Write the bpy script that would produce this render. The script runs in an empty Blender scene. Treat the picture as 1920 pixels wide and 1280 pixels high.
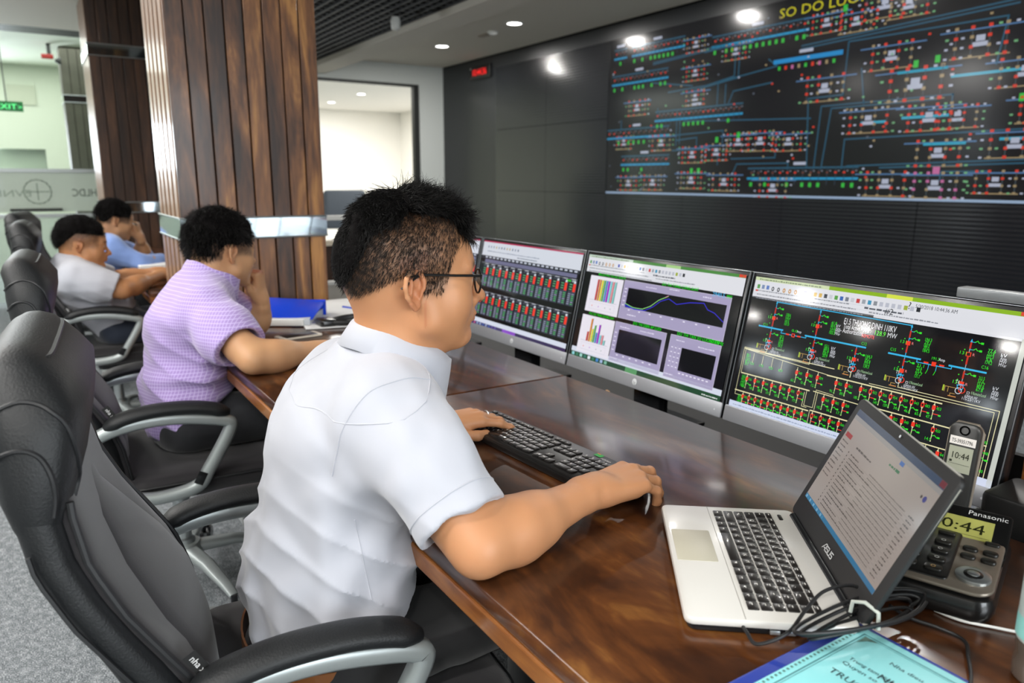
import bpy, bmesh, math, random
import numpy as np
from mathutils import Vector, Matrix
random.seed(7); RNG = np.random.default_rng(7)
sc = bpy.context.scene; COL = sc.collection
PI = math.pi; R = math.radians
# ------------------------------------------------------------------ camera
cam = bpy.data.cameras.new('camera'); camo = bpy.data.objects.new('camera', cam); COL.objects.link(camo)
_ya, _pi, _ro = R(-57.24), R(12.25), R(0.2)
_f = Vector((math.sin(_ya)*math.cos(_pi), math.cos(_ya)*math.cos(_pi), -math.sin(_pi)))
_r = Vector((math.cos(_ya), -math.sin(_ya), 0)); _u = _r.cross(_f)
_r2 = _r*math.cos(_ro)+_u*math.sin(_ro); _u2 = -_r*math.sin(_ro)+_u*math.cos(_ro)
_m = Matrix((( _r2.x, _u2.x, -_f.x, 0), (_r2.y, _u2.y, -_f.y, 0), (_r2.z, _u2.z, -_f.z, 1.28), (0, 0, 0, 1)))
camo.matrix_world = _m
cam.sensor_width = 36; cam.lens = 36*1391.7/1920; cam.clip_start = .05; cam.clip_end = 100
cam.dof.use_dof = True; cam.dof.focus_distance = 1.25; cam.dof.aperture_fstop = 4.5
sc.camera = camo
# ------------------------------------------------------------------ look
sc.view_settings.view_transform = 'Standard'; sc.view_settings.look = 'None'
sc.view_settings.gamma = 1; sc.view_settings.exposure = 0.08
sc.cycles.max_bounces = 6; sc.cycles.diffuse_bounces = 4; sc.cycles.glossy_bounces = 4
sc.cycles.transmission_bounces = 6; sc.cycles.caustics_reflective = False; sc.cycles.caustics_refractive = False
sc.cycles.sample_clamp_indirect = 4; sc.cycles.blur_glossy = .5
try:
    sc.cycles.use_denoising = True; sc.cycles.denoiser = 'OPENIMAGEDENOISE'
except Exception: pass
W = bpy.data.worlds.new('world'); sc.world = W; W.use_nodes = True
W.node_tree.nodes['Background'].inputs[0].default_value = (.80, .90, 1, 1)
W.node_tree.nodes['Background'].inputs[1].default_value = 1.1

def area(name, loc, rot, sx, sy, power, col=(1, 1, 1), shape='RECTANGLE'):
    l = bpy.data.lights.new(name, 'AREA'); l.shape = shape; l.size = sx
    if shape == 'RECTANGLE': l.size_y = sy
    l.energy = power; l.color = col
    o = bpy.data.objects.new(name, l); COL.objects.link(o); o.location = loc; o.rotation_euler = rot
    return o
# daylight just outside the windows of the wall behind the chairs, one per window bay
for i, x in enumerate((-8.0, -4.6, -1.6, 1.2)):
    area('window_and_fill_light', (x, -8.06, 2.24), (R(90), 0, R(0)), 1.3, .7, 22, (.86, .94, 1.0))
area('window_and_fill_light', (-12.75, -1.0, 1.5), (R(90), 0, R(-90)), 1.4, 1.2, 150, (.86, .94, 1.0))
area('window_and_fill_light', (2.86, .8, 1.6), (R(90), 0, R(90)), 2.2, 1.4, 105, (.90, .96, 1.0))  # added light at an unseen side window, lifts ceiling, pillars and men

# ------------------------------------------------------------------ materials
def lin(c):
    return tuple((x/12.92 if x <= .04045 else ((x+.055)/1.055)**2.4) for x in c)
def hx(s):
    s = s.lstrip('#'); s = s if len(s) == 6 else ''.join(c*2 for c in s); return lin(tuple(int(s[i:i+2], 16)/255 for i in (0, 2, 4)))
MATS = {}
def mat(name, col, rough=.5, metal=0, coat=0, bump=0, bscale=200, var=0, vscale=8, emit=None, spec=.5, sheen=0, sss=0, bdist=.002, trans=0, ior=1.45, vstretch=(1, 1, 1)):
    if name in MATS: return MATS[name]
    m = bpy.data.materials.new(name); m.use_nodes = True; nt = m.node_tree; b = nt.nodes['Principled BSDF']
    if isinstance(col, str): col = hx(col)
    b.inputs['Base Color'].default_value = (*col, 1); b.inputs['Roughness'].default_value = rough
    b.inputs['Metallic'].default_value = metal; b.inputs['Coat Weight'].default_value = coat
    b.inputs['Coat Roughness'].default_value = .08; b.inputs['Specular IOR Level'].default_value = spec
    b.inputs['Sheen Weight'].default_value = sheen; b.inputs['IOR'].default_value = ior
    if trans: b.inputs['Transmission Weight'].default_value = trans
    if sss:
        b.inputs['Subsurface Weight'].default_value = sss; b.inputs['Subsurface Radius'].default_value = (1, .35, .2)
        b.inputs['Subsurface Scale'].default_value = .008
    if emit: b.inputs['Emission Color'].default_value = (*emit[0], 1); b.inputs['Emission Strength'].default_value = emit[1]
    tc = None
    if bump or var:
        tc = nt.nodes.new('ShaderNodeTexCoord'); mp = nt.nodes.new('ShaderNodeMapping'); mp.inputs['Scale'].default_value = vstretch
        nt.links.new(tc.outputs['Object'], mp.inputs['Vector'])
    if bump:
        n = nt.nodes.new('ShaderNodeTexNoise'); n.inputs['Scale'].default_value = bscale; n.inputs['Detail'].default_value = 3
        bp = nt.nodes.new('ShaderNodeBump'); bp.inputs['Strength'].default_value = bump; bp.inputs['Distance'].default_value = bdist
        nt.links.new(mp.outputs[0], n.inputs['Vector']); nt.links.new(n.outputs['Fac'], bp.inputs['Height']); nt.links.new(bp.outputs[0], b.inputs['Normal'])
    if var:
        n2 = nt.nodes.new('ShaderNodeTexNoise'); n2.inputs['Scale'].default_value = vscale; n2.inputs['Detail'].default_value = 4
        mx = nt.nodes.new('ShaderNodeMix'); mx.data_type = 'RGBA'
        mx.inputs['A'].default_value = (*[c*(1-var) for c in col], 1); mx.inputs['B'].default_value = (*[min(1, c*(1+var)) for c in col], 1)
        nt.links.new(mp.outputs[0], n2.inputs['Vector']); nt.links.new(n2.outputs['Fac'], mx.inputs['Factor']); nt.links.new(mx.outputs['Result'], b.inputs['Base Color'])
    MATS[name] = m; return m

def ramp(nt, stops):
    r = nt.nodes.new('ShaderNodeValToRGB'); e = r.color_ramp.elements
    while len(e) < len(stops): e.new(.5)
    for i, (p, c) in enumerate(stops):
        e[i].position = p; e[i].color = (*(hx(c) if isinstance(c, str) else c), 1)
    return r

def wood(name, stops, axis=0, rough=.3, coat=.5, stretch=14, scale=3.0, plank=None, cell=.075, bump=.05, distort=1.2):
    """grain runs along `axis`; plank=axis index across which boards change tone"""
    m = bpy.data.materials.new(name); m.use_nodes = True; nt = m.node_tree; b = nt.nodes['Principled BSDF']; L = nt.links.new
    tc = nt.nodes.new('ShaderNodeTexCoord'); mp = nt.nodes.new('ShaderNodeMapping')
    s = [1.0*stretch]*3; s[axis] = 1.0; mp.inputs['Scale'].default_value = s
    vec = tc.outputs['Object']
    if plank is not None:
        sp = nt.nodes.new('ShaderNodeSeparateXYZ'); L(vec, sp.inputs[0])
        dv = nt.nodes.new('ShaderNodeMath'); dv.operation = 'DIVIDE'; dv.inputs[1].default_value = cell; L(sp.outputs[plank], dv.inputs[0])
        fl = nt.nodes.new('ShaderNodeMath'); fl.operation = 'FLOOR'; L(dv.outputs[0], fl.inputs[0])
        wn = nt.nodes.new('ShaderNodeTexWhiteNoise'); wn.noise_dimensions = '1D'; L(fl.outputs[0], wn.inputs['W'])
        sc_ = nt.nodes.new('ShaderNodeVectorMath'); sc_.operation = 'SCALE'; sc_.inputs['Scale'].default_value = 9; L(wn.outputs['Color'], sc_.inputs[0])
        ad = nt.nodes.new('ShaderNodeVectorMath'); ad.operation = 'ADD'; L(vec, ad.inputs[0]); L(sc_.outputs[0], ad.inputs[1]); vec = ad.outputs[0]
    L(vec, mp.inputs['Vector'])
    n = nt.nodes.new('ShaderNodeTexNoise'); n.inputs['Scale'].default_value = scale*.35; n.inputs['Detail'].default_value = 5; n.inputs['Roughness'].default_value = .62
    n.inputs['Distortion'].default_value = distort; L(mp.outputs[0], n.inputs['Vector'])
    n2 = nt.nodes.new('ShaderNodeTexNoise'); n2.inputs['Scale'].default_value = scale*3; n2.inputs['Detail'].default_value = 3; L(mp.outputs[0], n2.inputs['Vector'])
    mx = nt.nodes.new('ShaderNodeMath'); mx.operation = 'MULTIPLY_ADD'; mx.inputs[1].default_value = .28; L(n2.outputs['Fac'], mx.inputs[0])
    sb = nt.nodes.new('ShaderNodeMath'); sb.operation = 'SUBTRACT'; sb.inputs[1].default_value = .14; L(n.outputs['Fac'], sb.inputs[0]); L(sb.outputs[0], mx.inputs[2])
    fac = mx.outputs[0]
    if plank is not None:
        a2 = nt.nodes.new('ShaderNodeMath'); a2.operation = 'MULTIPLY_ADD'; a2.inputs[1].default_value = .16; L(wn.outputs['Value'], a2.inputs[0])
        s2 = nt.nodes.new('ShaderNodeMath'); s2.operation = 'SUBTRACT'; s2.inputs[1].default_value = .08; L(fac, s2.inputs[0]); L(s2.outputs[0], a2.inputs[2]); fac = a2.outputs[0]
    r = ramp(nt, stops); L(fac, r.inputs[0]); L(r.outputs[0], b.inputs['Base Color'])
    bp = nt.nodes.new('ShaderNodeBump'); bp.inputs['Strength'].default_value = bump; bp.inputs['Distance'].default_value = .002
    L(n2.outputs['Fac'], bp.inputs['Height']); L(bp.outputs[0], b.inputs['Normal'])
    b.inputs['Roughness'].default_value = rough; b.inputs['Coat Weight'].default_value = coat; b.inputs['Coat Roughness'].default_value = .12
    MATS[name] = m; return m

def attr_mat(name, rough=.45, emit=0, sss=0, bump=0, bscale=400, coat=0, spec=.5, sheen=0, dark=False):
    """colour comes from the mesh's own colour attribute 'Col'"""
    if name in MATS: return MATS[name]
    m = bpy.data.materials.new(name); m.use_nodes = True; nt = m.node_tree; b = nt.nodes['Principled BSDF']
    a = nt.nodes.new('ShaderNodeAttribute'); a.attribute_name = 'Col'
    if emit:
        nt.links.new(a.outputs['Color'], b.inputs['Emission Color']); b.inputs['Emission Strength'].default_value = emit
        b.inputs['Base Color'].default_value = (.004, .004, .005, 1)
    else:
        nt.links.new(a.outputs['Color'], b.inputs['Base Color'])
    b.inputs['Roughness'].default_value = rough; b.inputs['Coat Weight'].default_value = coat; b.inputs['Specular IOR Level'].default_value = spec
    b.inputs['Sheen Weight'].default_value = sheen
    if sss:
        b.inputs['Subsurface Weight'].default_value = sss; b.inputs['Subsurface Radius'].default_value = (1, .35, .2); b.inputs['Subsurface Scale'].default_value = .006
    if bump:
        tc = nt.nodes.new('ShaderNodeTexCoord')
        n = nt.nodes.new('ShaderNodeTexNoise'); n.inputs['Scale'].default_value = bscale; n.inputs['Detail'].default_value = 3
        bp = nt.nodes.new('ShaderNodeBump'); bp.inputs['Strength'].default_value = bump; bp.inputs['Distance'].default_value = .001
        nt.links.new(tc.outputs['Object'], n.inputs['Vector']); nt.links.new(n.outputs['Fac'], bp.inputs['Height']); nt.links.new(bp.outputs[0], b.inputs['Normal'])
    MATS[name] = m; return m

# ------------------------------------------------------------------ object helpers
def thing(name, label, cat, loc=(0, 0, 0), rz=0, group=None):
    o = bpy.data.objects.new(name, None); COL.objects.link(o); o.empty_display_size = .05
    o.location = loc; o.rotation_euler = (0, 0, rz); o['label'] = label; o['category'] = cat
    if group: o['group'] = group
    return o
def tag(o, label, cat, group=None, kind=None):
    o['label'] = label; o['category'] = cat
    if group: o['group'] = group
    if kind: o['kind'] = kind
    return o
def struct(o): o['kind'] = 'structure'; return o

class MB:
    """collects shapes in one mesh"""
    def __init__(s): s.v = []; s.f = []; s.c = []
    def add(s, vs, fs, col=None):
        n = len(s.v); s.v += [tuple(v) for v in vs]; s.f += [tuple(i+n for i in f) for f in fs]; s.c += [col]*len(fs); return s
    def box(s, a, b, M=None, col=None):
        x0, y0, z0 = a; x1, y1, z1 = b
        vs = [Vector(p) for p in ((x0, y0, z0), (x1, y0, z0), (x1, y1, z0), (x0, y1, z0), (x0, y0, z1), (x1, y0, z1), (x1, y1, z1), (x0, y1, z1))]
        if M: vs = [M @ v for v in vs]
        return s.add(vs, [(0, 3, 2, 1), (4, 5, 6, 7), (0, 1, 5, 4), (1, 2, 6, 5), (2, 3, 7, 6), (3, 0, 4, 7)], col)
    def rbox(s, a, b, r=.005, M=None, seg=3, col=None, rz=None):
        """box whose vertical corners (radius r) and top/bottom edges are rounded"""
        x0, y0, z0 = a; x1, y1, z1 = b; r = min(r, (x1-x0)/2*.99, (y1-y0)/2*.99); e = min(rz if rz is not None else r*.5, (z1-z0)/2*.99)
        def ring(ins, z):
            out = []; rr = max(r-ins, 1e-5)
            for cx, cy, a0 in ((x1-r, y1-r, 0), (x0+r, y1-r, 90), (x0+r, y0+r, 180), (x1-r, y0+r, 270)):
                for k in range(seg+1):
                    t = R(a0+90*k/seg); out.append(Vector((cx+rr*math.cos(t), cy+rr*math.sin(t), z)))
            return out
        rings = [ring(e, z0), ring(e*.3, z0+e*.3), ring(0, z0+e), ring(0, z1-e), ring(e*.3, z1-e*.3), ring(e, z1)]
        return s.loft(rings, M=M, cap=True, col=col)
    def loft(s, rings, M=None, cap=True, closed=False, col=None):
        n = len(rings[0]); vs = [Vector(p) for r_ in rings for p in r_]
        if M: vs = [M @ v for v in vs]
        fs = []; m = len(rings)
        for i in range(m if closed else m-1):
            j = (i+1) % m
            for k in range(n):
                l = (k+1) % n; fs.append((i*n+k, i*n+l, j*n+l, j*n+k))
        if cap and not closed: fs.append(tuple(range(n-1, -1, -1))); fs.append(tuple((m-1)*n+k for k in range(n)))
        return s.add(vs, fs, col)
    def tube(s, pts, r, n=8, M=None, closed=False, flat=None, col=None, up=(0, 0, 1)):
        """sweep an ellipse (r, or r*flat across 'up') along pts; r may be a list"""
        pts = [Vector(p) for p in pts]; m = len(pts); rings = []; up = Vector(up); prev = None
        for i, p in enumerate(pts):
            a = pts[(i-1) % m] if (closed or i > 0) else p; b = pts[(i+1) % m] if (closed or i < m-1) else p
            t = (b-a); t = t.normalized() if t.length > 1e-9 else Vector((0, 0, 1))
            if flat is not None:
                x = t.cross(up); x = x.normalized() if x.length > 1e-6 else Vector((1, 0, 0)); y = x.cross(t).normalized()
            else:
                if prev is None:
                    x = t.orthogonal().normalized()
                else:
                    x = prev-t*prev.dot(t); x = x.normalized() if x.length > 1e-6 else t.orthogonal().normalized()
                prev = x; y = t.cross(x)
            rr = r[i] if isinstance(r, (list, tuple)) else r
            f_ = flat if flat is not None else 1
            rings.append([p+x*rr*math.cos(2*PI*k/n)+y*rr*f_*math.sin(2*PI*k/n) for k in range(n)])
        return s.loft(rings, M=M, closed=closed, col=col)
    def bar(s, pts, w, h, M=None, closed=False, side=(1, 0, 0), col=None, ch=.25):
        """sweep a chamfered rectangle along pts; w along `side`, h in the path's plane"""
        pts = [Vector(p) for p in pts]; m = len(pts); rings = []; sd = Vector(side).normalized()
        for i, p in enumerate(pts):
            a = pts[(i-1) % m] if (closed or i > 0) else p; b = pts[(i+1) % m] if (closed or i < m-1) else p
            t = (b-a).normalized(); n_ = sd.cross(t).normalized()
            hh = h[i] if isinstance(h, (list, tuple)) else h
            ww = w[i] if isinstance(w, (list, tuple)) else w
            c = min(ww, hh)*ch
            sh = [(-ww/2, -hh/2+c), (-ww/2+c, -hh/2), (ww/2-c, -hh/2), (ww/2, -hh/2+c), (ww/2, hh/2-c), (ww/2-c, hh/2), (-ww/2+c, hh/2), (-ww/2, hh/2-c)]
            rings.append([p+sd*x+n_*y for x, y in sh])
        return s.loft(rings, M=M, closed=closed, col=col)
    def lathe(s, prof, c=(0, 0, 0), n=24, M=None, col=None, cap=True):
        c = Vector(c); rings = [[c+Vector((r_*math.cos(2*PI*k/n), r_*math.sin(2*PI*k/n), z)) for k in range(n)] for r_, z in prof]
        return s.loft(rings, M=M, cap=cap, col=col)
    def ell(s, c, r, M=None, n=16, m=10, col=None):
        c = Vector(c); prof = [(math.sin(PI*(i+.02)/(m+.04)) if 0 < i < m else .02, -math.cos(PI*i/m)) for i in range(m+1)]
        rings = [[c+Vector((r[0]*a*math.cos(2*PI*k/n), r[1]*a*math.sin(2*PI*k/n), r[2]*z)) for k in range(n)] for a, z in prof]
        return s.loft(rings, M=M, col=col)
    def build(s, name, m, parent=None, smooth=True, sub=0, bevel=0, angle=40):
        me = bpy.data.meshes.new(name); me.from_pydata(s.v, [], s.f); me.validate()
        if any(c is not None for c in s.c):
            ca = me.color_attributes.new('Col', 'FLOAT_COLOR', 'CORNER')
            arr = np.ones((len(me.loops), 4), np.float32); tot = np.array([len(p.vertices) for p in me.polygons])
            cc = np.array([(c if c is not None else (1, 1, 1)) for c in s.c][:len(me.polygons)], np.float32)
            arr[:, :3] = np.repeat(cc, tot, axis=0); ca.data.foreach_set('color', arr.ravel())
        me.materials.append(m if not isinstance(m, str) else MATS[m])
        if smooth:
            me.polygons.foreach_set('use_smooth', [True]*len(me.polygons)); me.set_sharp_from_angle(angle=R(angle))
        me.update()
        o = bpy.data.objects.new(name, me); COL.objects.link(o)
        if parent: o.parent = parent
        if bevel:
            bv = o.modifiers.new('b', 'BEVEL'); bv.width = bevel; bv.segments = 2; bv.limit_method = 'ANGLE'; bv.angle_limit = R(50)
        if sub:
            sb = o.modifiers.new('s', 'SUBSURF'); sb.levels = sub; sb.render_levels = sub
        return o
def Bx(name, a, b, m, parent=None, bevel=0): return MB().box(a, b).build(name, m, parent, smooth=False, bevel=bevel)
def dup(o, loc=None, rz=None, label=None, group=None):
    c = o.copy(); COL.objects.link(c)
    for ch in list(o.children):
        d = ch.copy(); COL.objects.link(d); d.parent = c
        for g in list(ch.children):
            e = g.copy(); COL.objects.link(e); e.parent = d
    if loc is not None: c.location = loc
    if rz is not None: c.rotation_euler = (0, 0, rz)
    if label: c['label'] = label
    if group: c['group'] = group
    return c

_TX = {}
def text_mesh(s, font=None):
    if s in _TX: return _TX[s]
    cu = bpy.data.curves.new('t', 'FONT'); cu.body = s; cu.size = 1; cu.resolution_u = 2
    o = bpy.data.objects.new('t', cu); COL.objects.link(o)
    dg = bpy.context.evaluated_depsgraph_get(); dg.update(); ev = o.evaluated_get(dg); me = ev.to_mesh()
    vs = [tuple(v.co) for v in me.vertices]; fs = [tuple(p.vertices) for p in me.polygons]
    ev.to_mesh_clear(); bpy.data.objects.remove(o); bpy.data.curves.remove(cu)
    if vs:
        x0 = min(v[0] for v in vs); x1 = max(v[0] for v in vs)
    else: x0, x1 = 0, 1
    _TX[s] = (vs, fs, x0, x1); return _TX[s]

class Canvas:
    """flat artwork on a w x h metre surface; local x right, y up, z out of the surface"""
    def __init__(s, w, h, step=.00012): s.w = w; s.h = h; s.mb = MB(); s.step = step
    def P(s, u, v, l): return (u*s.w, v*s.h, l*s.step)
    def rect(s, u0, v0, u1, v1, c, l=1):
        s.mb.add([s.P(u0, v0, l), s.P(u1, v0, l), s.P(u1, v1, l), s.P(u0, v1, l)], [(0, 1, 2, 3)], hx(c))
    def frame(s, u0, v0, u1, v1, t, c, l=2): s.line([(u0, v0), (u1, v0), (u1, v1), (u0, v1), (u0, v0)], t, c, l)
    def line(s, pts, t, c, l=2):
        c = hx(c)
        for (a, b), (d, e) in zip(pts[:-1], pts[1:]):
            p = Vector((a*s.w, b*s.h, 0)); q = Vector((d*s.w, e*s.h, 0)); dr = q-p
            if dr.length < 1e-7: continue
            dr.normalize(); n = Vector((-dr.y, dr.x, 0))*t/2; p = p-dr*t/2; q = q+dr*t/2; z = Vector((0, 0, l*s.step))
            s.mb.add([p-n+z, q-n+z, q+n+z, p+n+z], [(0, 1, 2, 3)], c)
    def disc(s, u, v, r, c, l=2, n=14, ry=None):
        s.mb.add([(u*s.w+r*math.cos(2*PI*k/n), v*s.h+(ry or r)*math.sin(2*PI*k/n), l*s.step) for k in range(n)], [tuple(range(n))], hx(c))
    def ring(s, u, v, r, t, c, l=2, n=16):
        pts = [(u+r*math.cos(2*PI*k/n)/s.w, v+r*math.sin(2*PI*k/n)/s.h) for k in range(n+1)]; s.line(pts, t, c, l)
    def poly(s, pts, c, l=2): s.mb.add([s.P(u, v, l) for u, v in pts], [tuple(range(len(pts)))], hx(c))
    def text(s, t, u, v, h, c, l=3, width=None, align='l', mirror=False, shear=0, rot=0):
        vs, fs, x0, x1 = text_mesh(t); k = h/.73; kx = k if width is None else width/max(x1-x0, 1e-6)
        if align == 'c': off = -(x0+x1)/2*kx
        elif align == 'r': off = -x1*kx
        else: off = -x0*kx
        sg = -1 if mirror else 1; cr, sr = math.cos(rot), math.sin(rot); out = []
        for a in vs:
            x = sg*(a[0]*kx+off)+shear*a[1]*k; y = a[1]*k
            out.append((u*s.w+x*cr-y*sr, v*s.h+x*sr+y*cr, l*s.step))
        s.mb.add(out, fs, hx(c))
    def greek(s, u0, v, u1, h, c, l=3, seed=0):
        rr = random.Random(seed); u = u0
        while u < u1:
            w = rr.uniform(.6, 3.2)*h/s.w
            s.rect(u, v, min(u+w, u1), v+h/s.h*rr.uniform(.6, 1), c, l); u += w+h*.5/s.w
    def build(s, name, m, parent=None, M=None):
        o = s.mb.build(name, m, parent, smooth=False)
        if M is not None: o.matrix_local = M
        return o
def frameM(o, x, y):
    """local frame: origin o, x and y axes"""
    o, x, y = Vector(o), Vector(x).normalized(), Vector(y).normalized(); z = x.cross(y)
    return Matrix(((x.x, y.x, z.x, o.x), (x.y, y.y, z.y, o.y), (x.z, y.z, z.z, o.z), (0, 0, 0, 1)))
# ------------------------------------------------------------------ room shell
m_ceil = mat('ceiling_paint', '#d6cec0', .8, bump=.03, bscale=60)
m_wall = mat('wall_paint', '#dfe4e0', .75)
m_wall_g = mat('lobby_paint', '#d3dac9', .7)
m_white = mat('bright_wall_paint', '#f4f1ea', .7)
m_dark = mat('dark_void', '#0c0c0d', .8)
m_trim = mat('dark_trim', '#2a2c2a', .5)
m_silver = mat('silver_metal', '#b9bfc0', .28, metal=.85)
m_silver2 = mat('painted_silver', '#b4bab9', .34, metal=.35)
m_wtrim = mat('white_trim', '#e9e9e4', .5)
def carpet():
    m = bpy.data.materials.new('carpet'); m.use_nodes = True; nt = m.node_tree; b = nt.nodes['Principled BSDF']; L = nt.links.new
    tc = nt.nodes.new('ShaderNodeTexCoord'); n = nt.nodes.new('ShaderNodeTexNoise'); n.inputs['Scale'].default_value = 260; n.inputs['Detail'].default_value = 2
    n2 = nt.nodes.new('ShaderNodeTexNoise'); n2.inputs['Scale'].default_value = 45; n2.inputs['Detail'].default_value = 4
    L(tc.outputs['Object'], n.inputs['Vector']); L(tc.outputs['Object'], n2.inputs['Vector'])
    a = nt.nodes.new('ShaderNodeMath'); a.operation = 'MULTIPLY_ADD'; a.inputs[1].default_value = .7; L(n.outputs['Fac'], a.inputs[0])
    c = nt.nodes.new('ShaderNodeMath'); c.operation = 'MULTIPLY'; c.inputs[1].default_value = .3; L(n2.outputs['Fac'], c.inputs[0]); L(c.outputs[0], a.inputs[2])
    r = ramp(nt, [(.36, '#3b4045'), (.5, '#6c7175'), (.64, '#a6aaac')]); L(a.outputs[0], r.inputs[0]); L(r.outputs[0], b.inputs['Base Color'])
    b.inputs['Roughness'].default_value = .95; bp = nt.nodes.new('ShaderNodeBump'); bp.inputs['Strength'].default_value = .6; bp.inputs['Distance'].default_value = .004
    L(n.outputs['Fac'], bp.inputs['Height']); L(bp.outputs[0], b.inputs['Normal']); return m
m_carpet = carpet()
struct(Bx('floor', (-15.4, -8.1, -.1), (3, 8, 0), m_carpet))
# window wall behind the chairs: piers, sill, head
w = MB(); y0, y1 = -8.0, -7.9
w.box((-9, y0, 0), (3, y1, 1.98)); w.box((-9, y0, 2.50), (3, y1, 2.9))
xs = [-9, -8.55, -7.5, -5.0, -4.35, -2.2, -1.0, .6, 1.8, 3]
for a, b in zip(xs[0::2], xs[1::2]): w.box((a, y0, 1.98), (b, y1, 2.50))
struct(w.build('wall_front', m_wall, smooth=False))
m_pane = mat('window_glass', '#f2f8ff', .02, trans=1)
for i, (a, b) in enumerate(zip(xs[1:-1:2], xs[2::2])):
    fr = MB()
    for c, d in (((a, y0, 1.98), (a+.04, y1, 2.5)), ((b-.04, y0, 1.98), (b, y1, 2.5)), ((a, y0, 1.98), (b, y1, 2.02)), ((a, y0, 2.46), (b, y1, 2.5)),
                 ((a+.36, y0, 1.98), (a+.40, y1, 2.5)), ((b-.36, y0, 1.98), (b-.32, y1, 2.5))): fr.box(c, d)
    struct(fr.build('window_%d' % (i+1), m_trim, smooth=False))
struct(MB().box((2.9, -8, 0), (3, 8, .9)).box((2.9, -8, 2.3), (3, 8, 2.9)).box((2.9, -8, .9), (3, -.4, 2.3)).box((2.9, 2, .9), (3, 8, 2.3)).build('wall_right', m_wall, smooth=False))
struct(MB().box((2.92, -.4, .9), (2.98, -.34, 2.3)).box((2.92, 1.94, .9), (2.98, 2, 2.3)).box((2.92, .77, .9), (2.98, .83, 2.3)).build('window_5', m_trim, smooth=False))
# ceilings
struct(Bx('ceiling', (-8.62, -8, 2.66), (3, 1.25, 2.75), m_ceil))
struct(Bx('ceiling_soffit', (-8.88, 3.1, 2.675), (3, 4.65, 2.75), m_ceil))
struct(MB().box((-8.88, 2.82, 2.49), (3, 3.1, 2.75)).build('ceiling_beam', m_ceil, smooth=False, bevel=.004))
struct(Bx('ceiling_void', (-9.2, 1.2, 2.9), (3, 3.1, 2.95), m_dark))
struct(Bx('shadow_gap_strip', (-9.0, -8, 2.66), (-8.62, 1.25, 2.72), m_trim))  # dark strip standing for the shadow gap where the ceiling ends
g = MB()
for k in range(20): y = 1.27+k*.08; g.box((-8.8, y, 2.535), (2.5, y+.012, 2.59))
for k in range(113): x = -8.8+k*.1; g.box((x, 1.25, 2.545), (x+.012, 2.82, 2.58))
struct(g.build('ceiling_grid', mat('grid_black', '#1d1b1a', .5), smooth=False))
struct(MB().box((-9, 1.25, 2.95), (3, 3, 2.97)).build('ceiling_slab', mat('slab_grey', '#8b8078', .8), smooth=False))
struct(Bx('ceiling_lobby', (-15.4, -8, 2.78), (-9.0, 1.6, 2.86), m_wall_g))
struct(Bx('ceiling_far_office', (-15.4, 1.6, 2.68), (-8.98, 8, 2.76), m_white))
# door wall at the end of the video wall, and what lies beyond
struct(MB().box((-8.98, 4.31, 0), (-8.88, 4.75, 2.9)).box((-8.98, 1.5, 2.447), (-8.88, 4.31, 2.9)).box((-8.98, 1.5, 0), (-8.88, 2.2, 2.447)).build('wall_left', m_wall, smooth=False))
struct(MB().box((-8.97, 4.24, 0), (-8.89, 4.31, 2.447)).box((-8.97, 2.2, 2.42), (-8.89, 4.24, 2.447)).build('door_1', m_trim, smooth=False))
struct(Bx('wall_left_office', (-15.4, 1.6, 0), (-15.3, 8, 2.7), m_white))
struct(Bx('wall_back_office', (-15.4, 6.95, 0), (-8.9, 7.05, 2.7), m_white))
struct(Bx('wall_lobby_side', (-15.4, 1.5, 0), (-8.98, 1.6, 2.9), m_wall_g))
struct(MB().box((-12.6, -8, 0), (-12.5, 1.5, .9)).box((-12.6, -8, 2.1), (-12.5, 1.5, 2.86)).box((-12.6, -.25, .9), (-12.5, 1.5, 1.40)).box((-12.6, -.25, 1.68), (-12.5, 1.5, 2.1)).box((-12.6, .3, 1.4), (-12.5, 1.5, 1.68)).box((-12.6, -8, .9), (-12.5, -1.7, 2.1)).build('wall_left_lobby', m_wall_g, smooth=False))
struct(Bx('wall_front_lobby', (-15.4, -8.1, 0), (-9, -8, 2.9), m_wall_g))
struct(Bx('window_6', (-12.66, -.28, 1.38), (-12.62, .34, 1.7), mat('grey_glass', '#98a596', .3)))  # flat grey-green pane behind the lobby opening
struct(MB().box((-8.88, 4.65, 2.66), (3, 4.75, 2.9)).box((-8.88, 4.7, 0), (3, 4.8, 2.7)).build('wall_back', m_dark, smooth=False))
# frosted glass partition with the reversed lettering
gp = thing('glass_partition', 'frosted glass partition with reversed lettering and steel rails at the far left', 'partition', (-9.05, 0, 0))
def glassmat(name, col, rough, alpha):
    m = mat(name, col, rough, trans=0); b = m.node_tree.nodes['Principled BSDF']; b.inputs['Alpha'].default_value = alpha; return m
Bx('clear_pane', (-.006, -3.4, .05), (.006, .78, .9), glassmat('clear_glass', '#c6d8cd', .06, .35), gp)
Bx('frosted_pane', (-.006, -3.4, .95), (.006, .78, 1.345), glassmat('frosted_glass', '#cdd9cc', .35, .8), gp)
for z in (.91, 1.36): Bx('rail', (-.02, -3.4, z-.018), (.02, .78, z+.018), m_silver2, gp)
Bx('door_handle', (.02, -.15, .96), (.05, .30, .985), m_trim, gp)
Bx('glass_post', (-.03, .70, 0), (.03, .76, 1.45), mat('pale_post', '#e9f0ea', .3), gp)
cv = Canvas(3.9, .4)
cv.text('EVNHANOI', .955, .38, .07, '#9aaa9b', width=.66, align='l', mirror=True)
cv.ring(.915+.055, .5, .12, .012, '#93a394'); cv.line([(.97, .3), (.97, .7)], .012, '#93a394'); cv.line([(.945, .5), (.995, .5)], .012, '#93a394')
cv.text('HLDC', 1.104, .38, .080, '#4b554b', width=.22, align='l', mirror=True)
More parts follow.
